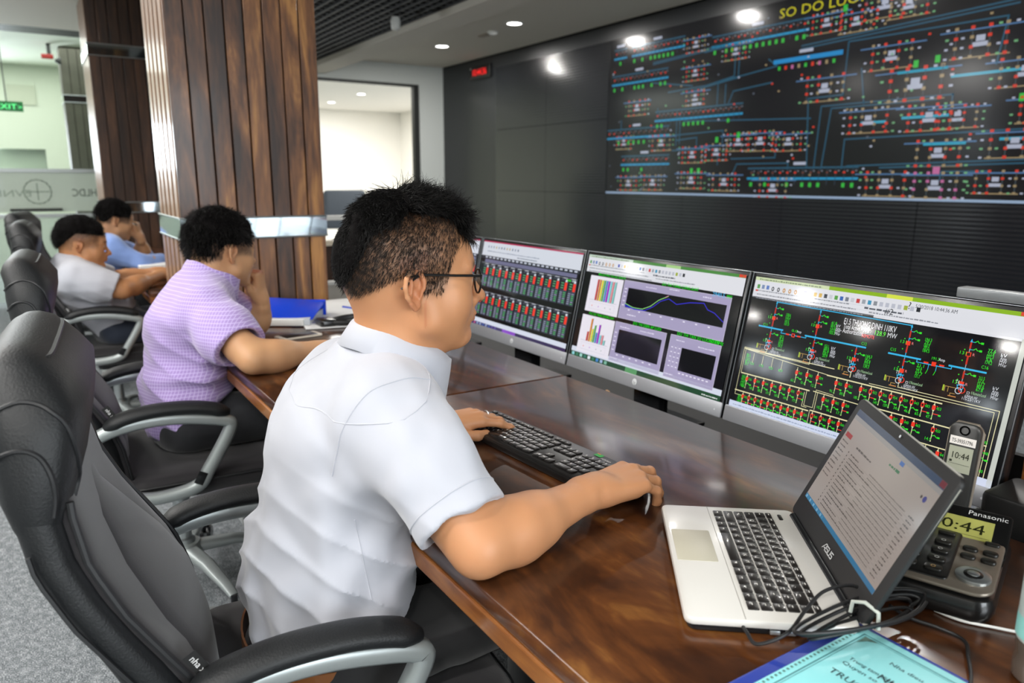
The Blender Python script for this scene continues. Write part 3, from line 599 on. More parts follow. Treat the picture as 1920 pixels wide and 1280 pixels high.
def draw_net(cv):
    toolbar(cv, .852, '#8ab51c', 3, 8); cv.rect(.52, .838, 1, .86, '#dfe0e6', 1)
    cv.text('5/30/2018 10:44:36 AM', .655, .938, .0072, '#30343c', width=.075, l=5); cv.text('?', .632, .925, .014, '#20242c', l=5); cv.text('#2', .555, .872, .012, '#20242c', l=5)
    B, Rr, G, Y, Wt = '#35b6e6', '#f03a22', '#35e02c', '#e6dfae', '#dfe2e8'
    cv.line([(.124, .836), (.659, .827)], .0018, B, 3)
    for a in ([(.065, .642), (.174, .642)], [(.277, .636), (.517, .636)], [(.603, .632), (.709, .632)], [(.803, .63), (.91, .63)]): cv.line(a, .0032, B, 4)
    cv.line([(.17, .642), (.17, .62), (.28, .62), (.28, .636)], .0014, B, 3); cv.line([(.70, .632), (.70, .612), (.81, .612), (.81, .63)], .0014, B, 3)
    for u, c in ((.225, 0), (.755, 1)): cv.rect(u-.007, .607, u+.007, .633, Rr, 5); (cv.rect(u-.004, .612, u+.004, .628, '#3a0d08', 6) if not c else None); cv.line([(u-.03, .62), (u-.02, .62)], .003, Rr, 5); cv.line([(u+.02, .62), (u+.03, .62)], .003, Rr, 5); cv.text('191.5' if c else '0.0', u-.01, .645, .0055, G, 6, width=.014); cv.text('Amp', u+.012, .645, .0055, Wt, 6, width=.011)
    for u, s in ((.082, 'C11'), (.50, 'C12'), (.605, 'C15'), (.895, 'C16')): cv.text(s, u, .65, .006, G, 6, width=.011)
    def grn(u, v, n=5, c=G):
        rr = random.Random(int(u*999+v*77))
        for k in range(n): cv.text('%.1f' % rr.uniform(5, 230), u, v-k*.017, .0062, c, 6, width=rr.uniform(.009, .013))
    def unit(u, v):
        for k, s in enumerate(('kV', 'Amp', 'MW', 'MVar')): cv.text(s, u, v-k*.018, .0058, Wt, 6, width=.009+.001*k)
    def sw(u, v, d=1): cv.line([(u, v), (u+.012*d, v)], .0010, B, 4); cv.line([(u+.010*d, v), (u+.018*d, v+.010), (u+.022*d, v), (u+.034*d, v)], .0012, G, 5); cv.rect(min(u+.028*d, u+.036*d), v-.006, max(u+.028*d, u+.036*d), v+.006, G, 6)
    for u, top, bot, has in ((.124, .836, .52, 1), (.318, .826, .52, 1), (.659, .827, .50, 1), (.850, .80, .52, 2), (.486, .636, .50, 0)):
        cv.line([(u, top), (u, bot)], .0014, B if has != 2 else '#9aa0a6', 4)
        if has: cv.poly([(u-.004, top-.012), (u+.004, top-.012), (u, top+.008)], B, 5)
        for v0, v1 in (((.79, .755), (.70, .66), (.61, .575)) if has else ((.615, .58),)):
            if top > v0: cv.line([(u, v0), (u, v1)], .0030, '#c22f22', 5)
        for v in ((.716, .54) if has else (.545,)):
            cv.rect(u-.0075, v-.013, u+.0075, v+.013, Rr, 6)
            if has == 2 and v > .6: cv.rect(u-.005, v-.009, u+.005, v+.009, '#1a0705', 7)
            cv.text('131', u-.026, v-.006, .006, G, 6, width=.011); cv.text('R', u+.012, v-.006, .005, '#e88', 6)
        for v in ((.79, .745, .60) if has else (.585,)): sw(u, v)
        for v in ((.74, .675, .59, .56) if has else (.60,)): cv.disc(u-.014, v, .0012, G, 6, 6)
        tv = bot-.012; cv.ring(u-.004, tv-.012, .0052, .0011, Wt, 6); cv.ring(u+.006, tv-.004, .0052, .0012, Rr, 7); cv.ring(u-.001, tv+.012, .0050, .0012, B, 6); cv.line([(u-.012, tv+.02), (u+.010, tv+.028)], .0014, B, 7)
        cv.text('T%d' % (1+int(u*7)), u-.018, tv+.028, .0065, Wt, 6, width=.007)
        cv.line([(u-.012, tv), (u-.045, tv), (u-.045, tv-.03)], .0009, '#c09a55', 5); cv.line([(u-.035, tv), (u-.035, tv-.03)], .0009, '#c09a55', 5); cv.rect(u-.052, tv-.03, u-.047, tv+.006, '#a9c23a', 6)
        cv.line([(u-.012, tv-.035), (u-.026, tv-.035), (u-.026, tv-.05)], .0009, '#c09a55', 5); cv.line([(u-.03, tv-.052), (u-.008, tv-.052)], .0016, '#d08a4a', 5)
        cv.frame(u+.022, tv-.018, u+.029, tv-.006, .0006, Wt, 5); cv.text('0 Remote/Local', u+.034, tv-.016, .0055, '#a9d0a0', 6, width=.024)
        cv.text('63MVA HV', u+.018, tv-.040, .0052, Wt, 6, width=.021); cv.text('115/23/11KV', u+.012, tv-.056, .0052, Wt, 6, width=.030)
        if has: grn(u+.052, .748); grn(u+.045, .585)
        else: grn(u+.04, .575)
        if has == 1 and u > .3 and u < .4: unit(u+.074, .735); unit(u+.074, .58)
        if has == 2: unit(u+.09, .735); unit(u+.09, .545)
    for x_, y_, s_ in ((.77, .57, 0), (.795, .57, 0)): cv.line([(x_-.03, .615), (x_-.03, .58)], .001, B, 4); cv.line([(x_-.03, .58), (x_-.034, .555)], .001, G, 5)
    cv.text('E1.5 THUONG DINH 110KV', .418, .765, .0125, '#f2f2f4', 7, width=.108); cv.text('Total Active Power:', .420, .735, .0095, '#f2f2f4', 7, width=.058); cv.text('- Authorization:', .412, .706, .0095, '#f2f2f4', 7, width=.05)
    cv.text('REMOTE', .495, .70, .0068, '#ff3030', 7, width=.026); cv.text('128.9', .54, .728, .0098, '#62ee3c', 7, width=.021); cv.text('MW', .585, .728, .0098, '#e4e6e8', 7, width=.018)
    L = lambda p, t=.0016: cv.line(p, t, Y, 4)
    L([(.018, .454), (.42, .454)]); L([(.486, .462), (.486, .425), (.025, .44), (.025, .12)][:2]); L([(.018, .462), (.018, .10), (.062, .10)], .001); L([(.026, .455), (.026, .27), (.06, .27)], .001)
    L([(.124, .49), (.124, .462), (.018, .462)], .0012); L([(.318, .49), (.318, .445), (.022, .452)], .0012); L([(.030, .45), (.435, .400)], .0012)
    L([(.40, .402), (.807, .399)], .0024); L([(.029, .268), (.342, .268)], .0024); L([(.016, .131), (.354, .131)], .0024); L([(.366, .139), (.60, .139)], .0024); L([(.36, .272), (.60, .262)], .0016)
    L([(.659, .485), (.659, .435), (.973, .434), (.973, .02)], .0012); L([(.56, .415), (.96, .42), (.96, .02)], .001); L([(.60, .27), (.93, .27)], .0022); L([(.60, .139), (.93, .139)], .0020)
    L([(.333, .268), (.333, .16), (.37, .16), (.37, .285), (.44, .28)], .001); L([(.325, .25), (.325, .15), (.345, .15)], .001); L([(.362, .14), (.362, .02)], .001); L([(.378, .27), (.378, .15)], .001)
    rr = random.Random(5)
    def feeder(u, v, closed=True):
        cv.line([(u, v), (u, v-.105)], .0012, Y, 4); cv.disc(u, v-.105, .0012, Y, 5, 6)
        cv.rect(u-.0055, v-.048, u+.0055, v-.022, Rr, 6); cv.poly([(u-.004, v-.05), (u+.004, v-.05), (u, v-.06)], Y, 6); cv.poly([(u-.004, v-.02), (u+.004, v-.02), (u, v-.010)], Y, 6)
        if not closed: cv.rect(u-.003, v-.042, u+.003, v-.028, '#240805', 7)
        cv.disc(u+.010, v-.024, .0010, Rr, 6, 6); cv.text(str(rr.randint(431, 489)), u+.008, v-.044, .0055, G, 6, width=.0085)
        if rr.random() < .7: cv.line([(u+.002, v-.072), (u+.009, v-.066), (u+.016, v-.076), (u+.022, v-.074)], .0013, G, 5)
        else: cv.line([(u+.002, v-.072), (u+.018, v-.072)], .0014, Rr, 5)
        cv.rect(u+.018, v-.080, u+.026, v-.070, G, 6); cv.text('%.1f' % rr.uniform(0, 190), u-.018, v-.105, .006, G, 6, width=.011)
    for k in range(7): feeder(.060+k*.040, .268, k != 6)
    for k in range(10): feeder(.058+k*.0305, .131, k not in (1, 2, 5))
    for k in range(3): feeder(.275+k*.044, .405)
    for k in range(2): feeder(.44+k*.040, .40)
    for k in range(8): feeder(.535+k*.036, .40, k in (0, 7))
    for k in range(3): feeder(.405+k*.040, .27)
    for k in range(3): feeder(.66+k*.038, .27)
    feeder(.80, .27, False)
    for k in range(8): feeder(.375+k*.036, .139, k not in (0, 1))
    for k in range(6): feeder(.67+k*.04, .139)
    feeder(.948, .22); cv.line([(.935, .225), (.96, .225)], .002, Y, 4); cv.text('C45', .945, .235, .006, G, 6, width=.01); feeder(.945, .115)
    for k in range(4):
        u = .07+k*.045; cv.line([(u, .43), (u, .36)], .001, Y, 4); cv.text('%.1f' % rr.uniform(0, 99), u-.01, .345, .006, G, 6, width=.010)
    for u, v in ((.035, .40), (.035, .235), (.035, .085)): grn(u, v, 5)
    cv.rect(0, 0, 1, .046, '#cfd8ee', 8); cv.greek(.02, .016, .6, .0030, '#9aa6c0', 9, 4); cv.rect(.985, 0, 1, .852, '#c5c9c0', 8)
def draw_scada(cv):
    cv.rect(0, .826, 1, 1, '#d3d8e2'); cv.rect(0, .985, 1, 1, '#b5325a', 2); rr = random.Random(2)
    for k in range(12): cv.rect(.06+k*.03, .92, .072+k*.03, .945, rr.choice(['#8a94a8', '#b8a070', '#6f7c90']), 3)
    cv.greek(.06, .875, .62, .0035, '#8d96a8', 3, 5); cv.greek(.40, .845, .60, .0035, '#70798a', 3, 6)
    cv.rect(0, .79, 1, .826, '#30343c', 2)
    for k in range(22): cv.rect(.05+k*.043, .80, .075+k*.043, .818, '#c0c6d4', 3)
    cv.rect(.05, .745, .98, .785, '#6e6f8c', 2); cv.rect(.90, .70, .94, .72, G_, 4); cv.rect(.95, .70, .98, .72, '#9aa', 4)
    for (v, n, u0, s) in ((.70, 13, .02, 0), (.365, 13, .0, 1)):
        cv.line([(.02, v+.04), (.99, v+.03)], .0012, '#8b909a', 3)
        for k in range(n):
            u = u0+.03+k*.0735
            cv.rect(u-.003, v-.24, u+.060, v+.02, '#3d4250', 2); cv.rect(u, v-.09, u+.030, v+.0, '#15181c', 3)
            for j in range(3): cv.rect(u+.002, v-.03-j*.025, u+.026, v-.018-j*.025, '#5da070', 4)
            cv.rect(u+.034, v-.095, u+.055, v-.015, '#f23a26', 5); cv.rect(u+.037, v-.01, u+.052, v+.012, '#d8dce2', 5)
            for j in range(6): cv.rect(u+.002, v-.125-j*.02, u+.022, v-.115-j*.02, '#8f94ac', 4); cv.rect(u+.032, v-.125-j*.02, u+.052, v-.115-j*.02, '#4fae62' if (k*3+j) % 4 else '#8f94ac', 4)
            cv.rect(u+.01, v+.025, u+.05, v+.033, '#b8bcc6', 4)
    cv.rect(0, .035, 1, .085, '#d5dbea', 2); cv.rect(0, 0, 1, .035, '#3a2f58', 2); cv.rect(.38, 0, .52, .035, '#8a4ac0', 3)
    for k in range(9): cv.rect(.01+k*.035, .004, .03+k*.035, .03, rr.choice(['#5a4a90', '#b0507a', '#405a9a', '#8fa0c0']), 4)
G_ = '#35c02c'
def draw_plain(cv): cv.rect(0, .8, 1, 1, '#d3d8e2'); cv.rect(0, .7, 1, .8, '#2c3038'); draw_scada(cv)
monitor('wide monitor showing the black E1.5 THUONG DINH network diagram, behind the laptop', -1.119, -.534, draw_net)
monitor('wide monitor showing coloured bar charts and a blue curve on purple panels', -1.7208, -1.1246, draw_charts)
monitor('wide monitor with rows of small red and green gauges, beside the near man\'s face', -2.325, -1.7275, draw_scada)
monitor('wide monitor mostly hidden behind the near man\'s face', -2.93, -2.332, draw_plain)
# clutter in the cable well
def spl(pts, n=8, closed=False):
    P = [Vector(p) for p in pts]; m = len(P); out = []
    for i in range(m if closed else m-1):
        a, b, c, d = (P[(i-1) % m] if closed or i else P[0]), P[i % m], P[(i+1) % m], (P[(i+2) % m] if closed or i < m-2 else P[-1])
        for k in range(n):
            t = k/n; out.append(.5*((2*b)+(c-a)*t+(2*a-5*b+4*c-d)*t*t+(3*b-a-3*c+d)*t**3))
    if not closed: out.append(P[-1])
    return out
m_cab = mat('cable_black', '#1b1b1c', .45)
rr = random.Random(11)
for i, (x, c, lb) in enumerate(((-1.66, '#b58a5c', 'tan bundled cable behind the desk below the bar chart monitor'), (-1.30, '#7a2326', 'dark red cable hanging below the bar chart monitor'), (-1.27, '#c9c9c9', 'white cable hanging below the bar chart monitor'),
        (-1.20, '#1c1c1e', 'black looping cable between the bar chart and network diagram monitors'), (-.98, '#6b1f22', 'dark red cable lying below the network diagram monitor'), (-1.0, '#d0d0d2', 'white cable lying below the network diagram monitor'))):
    pts = [(x+rr.uniform(-.03, .03)+k*.03, 1.26+rr.uniform(-.02, .05), .635+(.05 if k % 2 else .01)+rr.uniform(0, .02)) for k in range(6)]
    tag(MB().tube(spl(pts), .004 if i else .007, 8).build('cable', mat('cable_%d' % i, c, .5)), lb, 'cable', 'cables in the well behind the desk')
bx = thing('network_box', 'small black box with a white label on the cable shelf below the bar chart monitor', 'box', (-1.59, 1.30, .62))
MB().rbox((-.08, -.05, 0), (.08, .06, .055), .006).build('case', mat('case_black', '#141414', .4), bx); Bx('paper_label', (-.05, -.0515, .02), (.03, -.0505, .042), m_wtrim, bx)
pb = thing('power_adapter', 'grey metal power adapter on the cable shelf below the network diagram monitor', 'adapter', (-1.02, 1.29, .62))
MB().rbox((-.07, -.035, 0), (.06, .05, .06), .006).build('case', mat('adapter_grey', '#4b4e52', .45), pb); MB().box((.02, -.037, .01), (.05, -.035, .05)).build('socket_plate', m_wtrim, pb)
# right edge: timber box, dock and silver strip
tag(MB().rbox((-.525, 1.36, .62), (-.2, 1.7, 1.01), .004).build('wooden_box', m_lip), 'brown wooden box standing at the right end of the monitors', 'box')
tag(MB().rbox((-.525, 1.225, .62), (-.3, 1.34, .80), .012).build('speaker', mat('case_black', '#141414', .4)), 'black speaker box right of the network diagram monitor', 'speaker')
sl = thing('silver_strip', 'long thin silver strip lying on top of the rightmost monitor', 'strip', (-.675, 1.395, 1.0795))
MB().rbox((0, -.02, 0), (.36, .012, .018), .003, rz=.002).build('strip_body', mat('strip_silver', '#85898c', .35, metal=.3, bump=.4, bscale=60), sl)
Bx('foot', (.05, -.008, -.01), (.35, .004, .001), m_bez, sl)

# ------------------------------------------------------------------ keyboard and mouse
m_kb = mat('keyboard_black', '#151312', .35); m_key = mat('key_black', '#1d1a19', .32, coat=.2)
def kb_local(cv_h=True): pass
kb = thing('keyboard', 'slim black full size keyboard under the near man\'s left hand', 'keyboard', (-1.378, .728, .7505), R(3.6))
KW, KD = .430, .122
MB().rbox((0, 0, .004), (KW, KD, .018), .008, rz=.004).build('base', m_kb, kb)
MB().rbox((.001, -.002, .002), (KW-.001, .004, .014), .003).build('front_edge', m_kb, kb)
ks = MB(); cvk = Canvas(KW, KD, .0001)
def keyrow(y, x, ws, h=.0145, leg=None):
    for i, w_ in enumerate(ws):
        if w_ > 0:
            ks.rbox((x+.0006, y, .0175), (x+w_-.0008, y+h, .0205), .0018, seg=2, rz=.0008)
            cvk.rect((x+w_*.25)/KW, (y+h*.45)/KD, (x+w_*.25+.0028)/KW, (y+h*.72)/KD, '#c9c6c2', 1)
        x += abs(w_)
U = .0178
keyrow(.101, .010, [U*.85]+[-.010]+[U*.82]*4+[-.006]+[U*.82]*4+[-.006]+[U*.82]*4+[-.010]+[U*.85]*3, .009)
for r_, ws in enumerate(([U*1.25, U*1.25, U*1.25, U*5.6, U*1.25, U*1.25, U*1.2, U*1.25, -.010, U, U, U, -.010, U*2, U], [U*2.2]+[U]*10+[U*1.9, -.010-U, U, -U-.010, U, U, U, U][:13]+[], [U*1.7]+[U]*11+[U*1.5, -.010-U*3-.010, U, U, U], [U*1.5]+[U]*12+[U*.8, -.010, U, U, U, -.010, U, U, U, U], [U]*13+[U*1.3, -.010, U, U, U, -.010, U, U, U, U])):
    keyrow(.012+r_*.0172, .010, ws)
ks.build('key_bed', m_key, kb)
o = cvk.build('key_legends', attr_mat('print', .6), kb); o.location = (0, 0, .0208)
cvl = Canvas(KW, KD); cvl.rect(.80, .87, .845, .97, '#2c9a45'); cvl.rect(.80, .955, .82, .975, '#e07a2c', 2); cvl.text('Fühlen', .855, .83, .0065, '#d9d6d2', width=.026)
o = cvl.build('sticker', attr_mat('print', .6), kb); o.location = (0, 0, .0186)
ms = thing('computer_mouse', 'dark computer mouse under the near man\'s right hand', 'mouse', (-.895, .808, .7505), R(8))
MB().ell((0, 0, .012), (.027, .046, .016), n=20, m=12).build('shell', mat('mouse_black', '#121212', .6), ms); MB().lathe([(.003, -.003), (.006, -.003), (.006, .003), (.003, .003)], c=(0, 0, 0), n=14, M=Matrix.Translation((0, .03, .028)) @ Matrix.Rotation(R(90), 4, 'Y')).build('wheel', m_bez, ms)

# ------------------------------------------------------------------ laptop
m_lap = mat('laptop_white', '#d6d4cf', .3, coat=.5); m_pad = mat('touchpad', '#bdb8a6', .4); m_lid = mat('lid_black', '#1e1e1f', .5, bump=.2, bscale=900, bdist=.0003)
lp = thing('laptop', 'open white laptop with black screen lid at the right end of the desk', 'laptop', (-.8076, .8067, .7502), -.6769)
LW, LD, LL = .3195, .2041, .2079
MB().rbox((0.004, .004, 0), (LW-.004, LD+.006, .012), .012, rz=.004).build('bottom_case', m_bez, lp)
MB().rbox((0, 0, .010), (LW, LD, .0205), .012, rz=.003, seg=5).build('deck', m_lap, lp)
MB().rbox((.088, .007, .0204), (.181, .062, .0209), .002, rz=.0002).build('touchpad', m_pad, lp)
MB().box((.003, .0715, .0202), (LW-.003, .0722, .0208)).build('palm_line', mat('line_grey', '#8f8d88', .5), lp, smooth=False)
k2 = MB(); cvq = Canvas(LW, LD, .0001); u = .0185
rows = [(.0785, [1, 1, .9, 1, 4.2, 1, 1, 1.2, 1, 1, 1]), (.0945, [2.0]+[1]*9+[1.7, 1, 1]), (.1105, [1.6]+[1]*11+[1.6, 1]), (.1265, [1.3]+[1]*12+[1.3, 1]), (.1425, [1]*13+[1.7, 1])]
letters = ['Fn    C  ', 'ZXCVBNM,./', 'ASDFGHJKL;', 'QWERTYUIOP', '`1234567890-=']
K0, K1 = .018, .297
for ri, (y, ws) in enumerate(rows):
    f = (K1-K0)/sum(ws); x = K0
    for i, w_ in enumerate(ws):
        k2.rbox((x+.0009, y, .0203), (x+w_*f-.0009, y+.0138, .0222), .0016, seg=2, rz=.0006)
        j = i-1 if ri else i
        if ri and 0 <= j < len(letters[ri]) and w_ == 1: cvq.text(letters[ri][j], (x+w_*f*.5)/LW, (y+.004)/LD, .0055, '#d8d6d0', 1, align='c')
        else: cvq.rect((x+w_*f*.25)/LW, (y+.006)/LD, (x+w_*f*.25+.005)/LW, (y+.0072)/LD, '#d8d6d0', 1)
        x += w_*f
f = (K1-K0)/15
for i in range(15):
    k2.rbox((K0+i*f+.0009, .1585, .0203), (K0+(i+1)*f-.0009, .1665, .0222), .0014, seg=2, rz=.0006); cvq.rect((K0+i*f+.005)/LW, .162/LD, (K0+i*f+.010)/LW, .1635/LD, '#d8d6d0', 1)
k2.rbox((.022, .176, .0203), (.040, .182, .0218), .002, rz=.0006)
k2.build('key_bed', m_key, lp); o = cvq.build('key_legends', attr_mat('print', .6), lp); o.location = (0, 0, .0225)
MB().tube([(.02, LD-.002, .018), (LW-.02, LD-.002, .018)], .007, 12).build('hinge', m_bez, lp)
ang = 2.0124; ML = frameM((0, LD-.001, .0215), (1, 0, 0), (0, -math.cos(ang), math.sin(ang)))
MB().rbox((0, 0, -.007), (LW, LL, .0), .010, rz=.002, seg=5).build('lid', m_lid, lp).matrix_local = ML
MB().tube([(.004, .002, -.004), (.003, LL-.012, -.004), (.012, LL-.002, -.004), (LW-.012, LL-.002, -.004), (LW-.003, LL-.012, -.004), (LW-.004, .002, -.004)], .0034, 8).build('lid_rim', mat('rim_grey', '#8d8c84', .4), lp).matrix_local = ML
sw_, sh_ = .284, .158
cv = Canvas(sw_, sh_); cv.rect(0, 0, 1, 1, '#9b918a', 0); cv.rect(0, .94, 1, 1, '#33435c', 2); cv.rect(.955, .95, 1, 1, '#6a2630', 3); cv.rect(0, .90, 1, .94, '#8d8a88', 1)
cv.rect(0, 0, 1, .042, '#2f6f94', 2); cv.rect(.02, .72, .10, .765, '#9a3434', 3)
for k in range(9): cv.greek(.02, .67-k*.045, .10, .0022, '#5c5450', 3, k)
for k in range(15): cv.greek(.15, .62-k*.038, .16, .0026, '#4d4642', 3, k+20); cv.greek(.19, .62-k*.038, .30+.1*(k % 3), .0022, '#554e49', 3, k+40); cv.greek(.45, .62-k*.038, .86, .0018, '#6c645e', 3, k+60); cv.greek(.90, .62-k*.038, .95, .0022, '#554e49', 3, k+80); cv.rect(.14, .605-k*.038, .97, .607-k*.038, '#857c76', 2)
cv.greek(.55, .80, .66, .004, '#2c6b48', 3, 4); cv.greek(.20, .70, .40, .003, '#554e49', 3, 5); cv.rect(.62, .865, .66, .90, '#3a62a0', 3); cv.disc(.93, .80, .004, '#3a3a7a', 3); cv.disc(.90, .80, .0022, '#443c38', 3)
for k in range(10): cv.rect(.01+k*.03, .006, .03+k*.03, .034, ('#6fa3c2', '#3c7ea2')[k % 2], 3)
cv.build('screen_image', attr_mat('lap_screen', .12, emit=.85, spec=.5), lp, ML @ Matrix.Translation(((LW-sw_)/2, .035, .0006)))
cv = Canvas(LW, LL, .0008)
def asus(u, v, h):
    P = lambda pts: cv.line([(u+a*h/LW, v+b*h/LL) for a, b in pts], h*.15, '#c9cbcc', 2)
    P([(0, 0), (.75, 1), (1.2, 1)]); P([(.55, .3), (1.15, .3)]); P([(1.2, 1), (1.05, 0)])
    P([(2.2, .95), (1.4, .95), (1.4, .52), (2.15, .52), (2.15, .05), (1.35, .05)]); P([(2.45, 1), (2.4, .05), (3.2, .05), (3.25, 1)]); P([(4.3, .95), (3.55, .95), (3.5, .52), (4.2, .52), (4.2, .05), (3.45, .05)])
asus(.46, .062, .0085); cv.disc(.5, .962, .0022, '#c9d0d6', 2); cv.build('brand_mark', attr_mat('print', .6), lp, ML)
for x in (.10, .118): MB().rbox((x, -.001, .004), (x+.012, .003, .009), .001).build('side_port', m_silver, lp).matrix_local = Matrix.Translation((LW-.0005, 0, 0)) @ Matrix.Rotation(R(90), 4, 'Z')

# ------------------------------------------------------------------ desk phone and handset
m_ph = mat('phone_black', '#141414', .3, coat=.3); m_phs = mat('phone_bronze', '#8a8175', .35, metal=.5)
tp = thing('desk_phone', 'black and bronze desk telephone with a yellow green display reading 10:44', 'telephone', (-.548, .852, .7505), R(19))
PW, PD = .20, .235
TI = Matrix.Translation((0, 0, .018)) @ Matrix.Rotation(R(5), 4, 'X')
MB().rbox((0, 0, 0), (PW, PD, .034), .028, rz=.012, seg=6).build('housing', m_ph, tp).matrix_local = Matrix.Translation((0, 0, 0))
MB().rbox((.006, .008, .016), (PW-.004, PD-.01, .022), .024, rz=.003, seg=6).build('face_plate', m_phs, tp).matrix_local = TI
MB().rbox((.014, .018, .0205), (.146, .150, .0240), .008, rz=.002).build('keypad_plate', m_ph, tp).matrix_local = TI
kk = MB(); cvp = Canvas(PW, PD, .0002)
for r_ in range(4):
    for c_ in range(4):
        x, y = .030+c_*.029, .030+(3-r_)*.0245; kk.rbox((x, y, .0235), (x+.021, y+.0135, .0275), .005, rz=.002, seg=4)
        s_ = (('1', '2 ABC', '3 DEF', ''), ('4 GHI', '5 JKL', '6 MNO', ''), ('7', '8 TUV', '9 WXYZ', ''), ('*', '0 -', '#', ''))[r_][c_]
        if s_:
            a_ = s_.split(' '); cvp.text(a_[0], (x+.002)/PW, (y+.003)/PD, .0075, '#e2e2e0', 1)
            if len(a_) > 1: cvp.text(a_[1], (x+.0095)/PW, (y+.004)/PD, .0040, '#c9c9c6', 1, width=.010)
        else: cvp.ring((x+.0105)/PW, (y+.0065)/PD, .0025, .0007, '#d8b070' if r_ == 3 else '#d8d8d4', 1, 8)
for c_ in range(4): kk.rbox((.030+c_*.029, .134, .0235), (.051+c_*.029, .140, .0265), .0028, rz=.001)
for r_ in range(2):
    for c_ in range(2): kk.rbox((.150+c_*.023, .084+r_*.021, .0215), (.168+c_*.023, .096+r_*.021, .0265), .0055, rz=.002, seg=4)
for r_ in range(3): kk.rbox((.172, .134+r_*.020, .0215), (.190, .143+r_*.020, .0255), .0042, rz=.0015, seg=4)
kk.build('key_bed', mat('phone_key', '#23221f', .35), tp).matrix_local = TI
cvp.build('key_legends', attr_mat('print', .6), tp, TI @ Matrix.Translation((0, 0, .0278)))
for r0, r1, z, m_ in ((.012, .020, .0262, m_silver), (.0, .011, .0275, m_ph), (.0, .007, .0285, m_silver)):
    MB().lathe([(max(r0, .0005), .020), (r1, .020), (r1, z-.0008), (r1-.001, z), (max(r0, .0005), z)], c=(.171, .045, 0), n=28).build('navigation_pad', m_, tp).matrix_local = TI
TS = Matrix.Translation((.060, .122, .036)) @ Matrix.Rotation(R(26), 4, 'X')
MB().rbox((0, 0, -.010), (.138, .082, .006), .006, rz=.003).build('display_housing', m_ph, tp).matrix_local = TS
Bx('display_arm', (.06, .150, .02), (.17, .205, .045), m_ph, tp)
cv = Canvas(.138, .082, .0003); cv.rect(.10, .20, .86, .74, '#b8b765', 1); cv.text('10:44', .34, .42, .019, '#2a2c18', 2, width=.062); cv.line([(.12, .35), (.84, .35)], .0006, '#4a4c28', 2); cv.greek(.14, .25, .6, .004, '#4a4c28', 2, 3); cv.text('Panasonic', .62, .82, .0085, '#e4e4e2', 2, width=.047)
cv.rect(.05, .05, .55, .16, '#d9d6d0', 2); cv.text('39351796', .10, .06, .006, '#2b2b2b', 3, width=.04)
cv.build('display_image', attr_mat('print_gloss', .15), tp, TS @ Matrix.Translation((0, 0, .0062)))
hs = thing('cordless_handset', 'black cordless handset standing in its charger before the rightmost monitor, showing 10:44', 'telephone', (-.545, 1.185, .7505), R(8))
MH = Matrix.Translation((0, 0, .018)) @ Matrix.Rotation(R(80), 4, 'X')
MB().rbox((-.034, -.03, 0), (.034, .045, .022), .015, rz=.008).build('charger', m_ph, hs)
MB().rbox((-.023, 0, -.011), (.023, .142, .011), .013, rz=.005, seg=5).build('handset_body', mat('handset_grey', '#2d2d2c', .32), hs).matrix_local = MH
MB().tube([(-.022, .006, 0), (-.0225, .13, 0), (-.014, .141, 0), (.014, .141, 0), (.0225, .13, 0), (.022, .006, 0)], .0035, 8).build('rim', m_phs, hs).matrix_local = MH
cv = Canvas(.046, .142, .0004); cv.rect(.10, .755, .90, .845, '#e2ddd8', 1); cv.text('T5-39351796', .16, .775, .0062, '#333', 2, width=.030) if False else cv.text('T5-39351796', .16, .775, .0062, '#333333', 2, width=.030)
cv.rect(.13, .45, .87, .735, '#a3a694', 1); cv.text('10:44', .26, .60, .0105, '#2b2d26', 2, width=.024); cv.line([(.18, .54), (.82, .54)], .0005, '#55574c', 2); cv.rect(.2, .555, .28, .58, '#3b3d34', 2); cv.ring(.5, .92, .0065, .0022, '#0b0b0b', 2); cv.ring(.5, .40, .008, .0010, '#9a9a98', 2); cv.line([(.2, .30), (.32, .30)], .001, '#d8d8d8', 2)
cv.build('handset_display', attr_mat('print_gloss', .15), hs, MH @ Matrix.Translation((-.023, 0, .0115)))

# ------------------------------------------------------------------ papers, cable, bottle
fo = MB().rbox((-.463, .50, .7503), (-.17, .797, .7545), .004, rz=.001).build('blue_folder', mat('folder_blue', '#2b3f9c', .35)); tag(fo, 'dark blue plastic folder under the turquoise booklet', 'folder')
bk = thing('booklet', 'turquoise printed booklet lying on the blue folder below the laptop', 'booklet', (-.443, .575, .7547))
MB().rbox((0, 0, 0), (.30, .208, .006), .002, rz=.001).build('cover', mat('booklet_cyan', '#93dce0', .3, coat=.3), bk)
cv = Canvas(.30, .208, .0002)
for t, o_ in ((.0014, .06), (.0006, .075)): cv.frame(o_*.7, o_, 1-o_*.7, 1-o_, t, '#3f7c80', 1)
for u_, v_ in ((.055, .92),): cv.poly([(u_, v_), (u_+.05, v_), (u_+.02, v_-.03), (u_, v_-.09)], '#4e6a60', 2)
for k in range(30): cv.rect(.012+.0*k, .02+k*.032, .022, .035+k*.032, '#4e7a70', 2)
cv.text('Nha dieu do dien', .20, .80, .0062, '#2c4b52', 2, width=.07); cv.text('Trung tam dieu do', .10, .66, .0062, '#2c4b52', 2, width=.062); cv.text('Quyen so', .10, .60, .0062, '#2c4b52', 2, width=.04); cv.text('NHAT KY VAN HANH', .22, .64, .011, '#1d3138', 2, width=.15); cv.text('TRUC BAN', .10, .48, .010, '#1d3138', 2, width=.07)
o = cv.build('cover_print', attr_mat('print', .6), bk); o.location = (0, 0, .0062)
cb = thing('charging_cable', 'black cable tied in a coil, plugged into the near side of the laptop', 'cable', (0, 0, 0))
z = .768
cp = [(-.528, .668, .762), (-.506, .655, .762), (-.486, .650, .760), (-.470, .680, .772), (-.476, .72, .785), (-.480, .760, .795), (-.470, .80, .795), (-.452, .815, .785)]
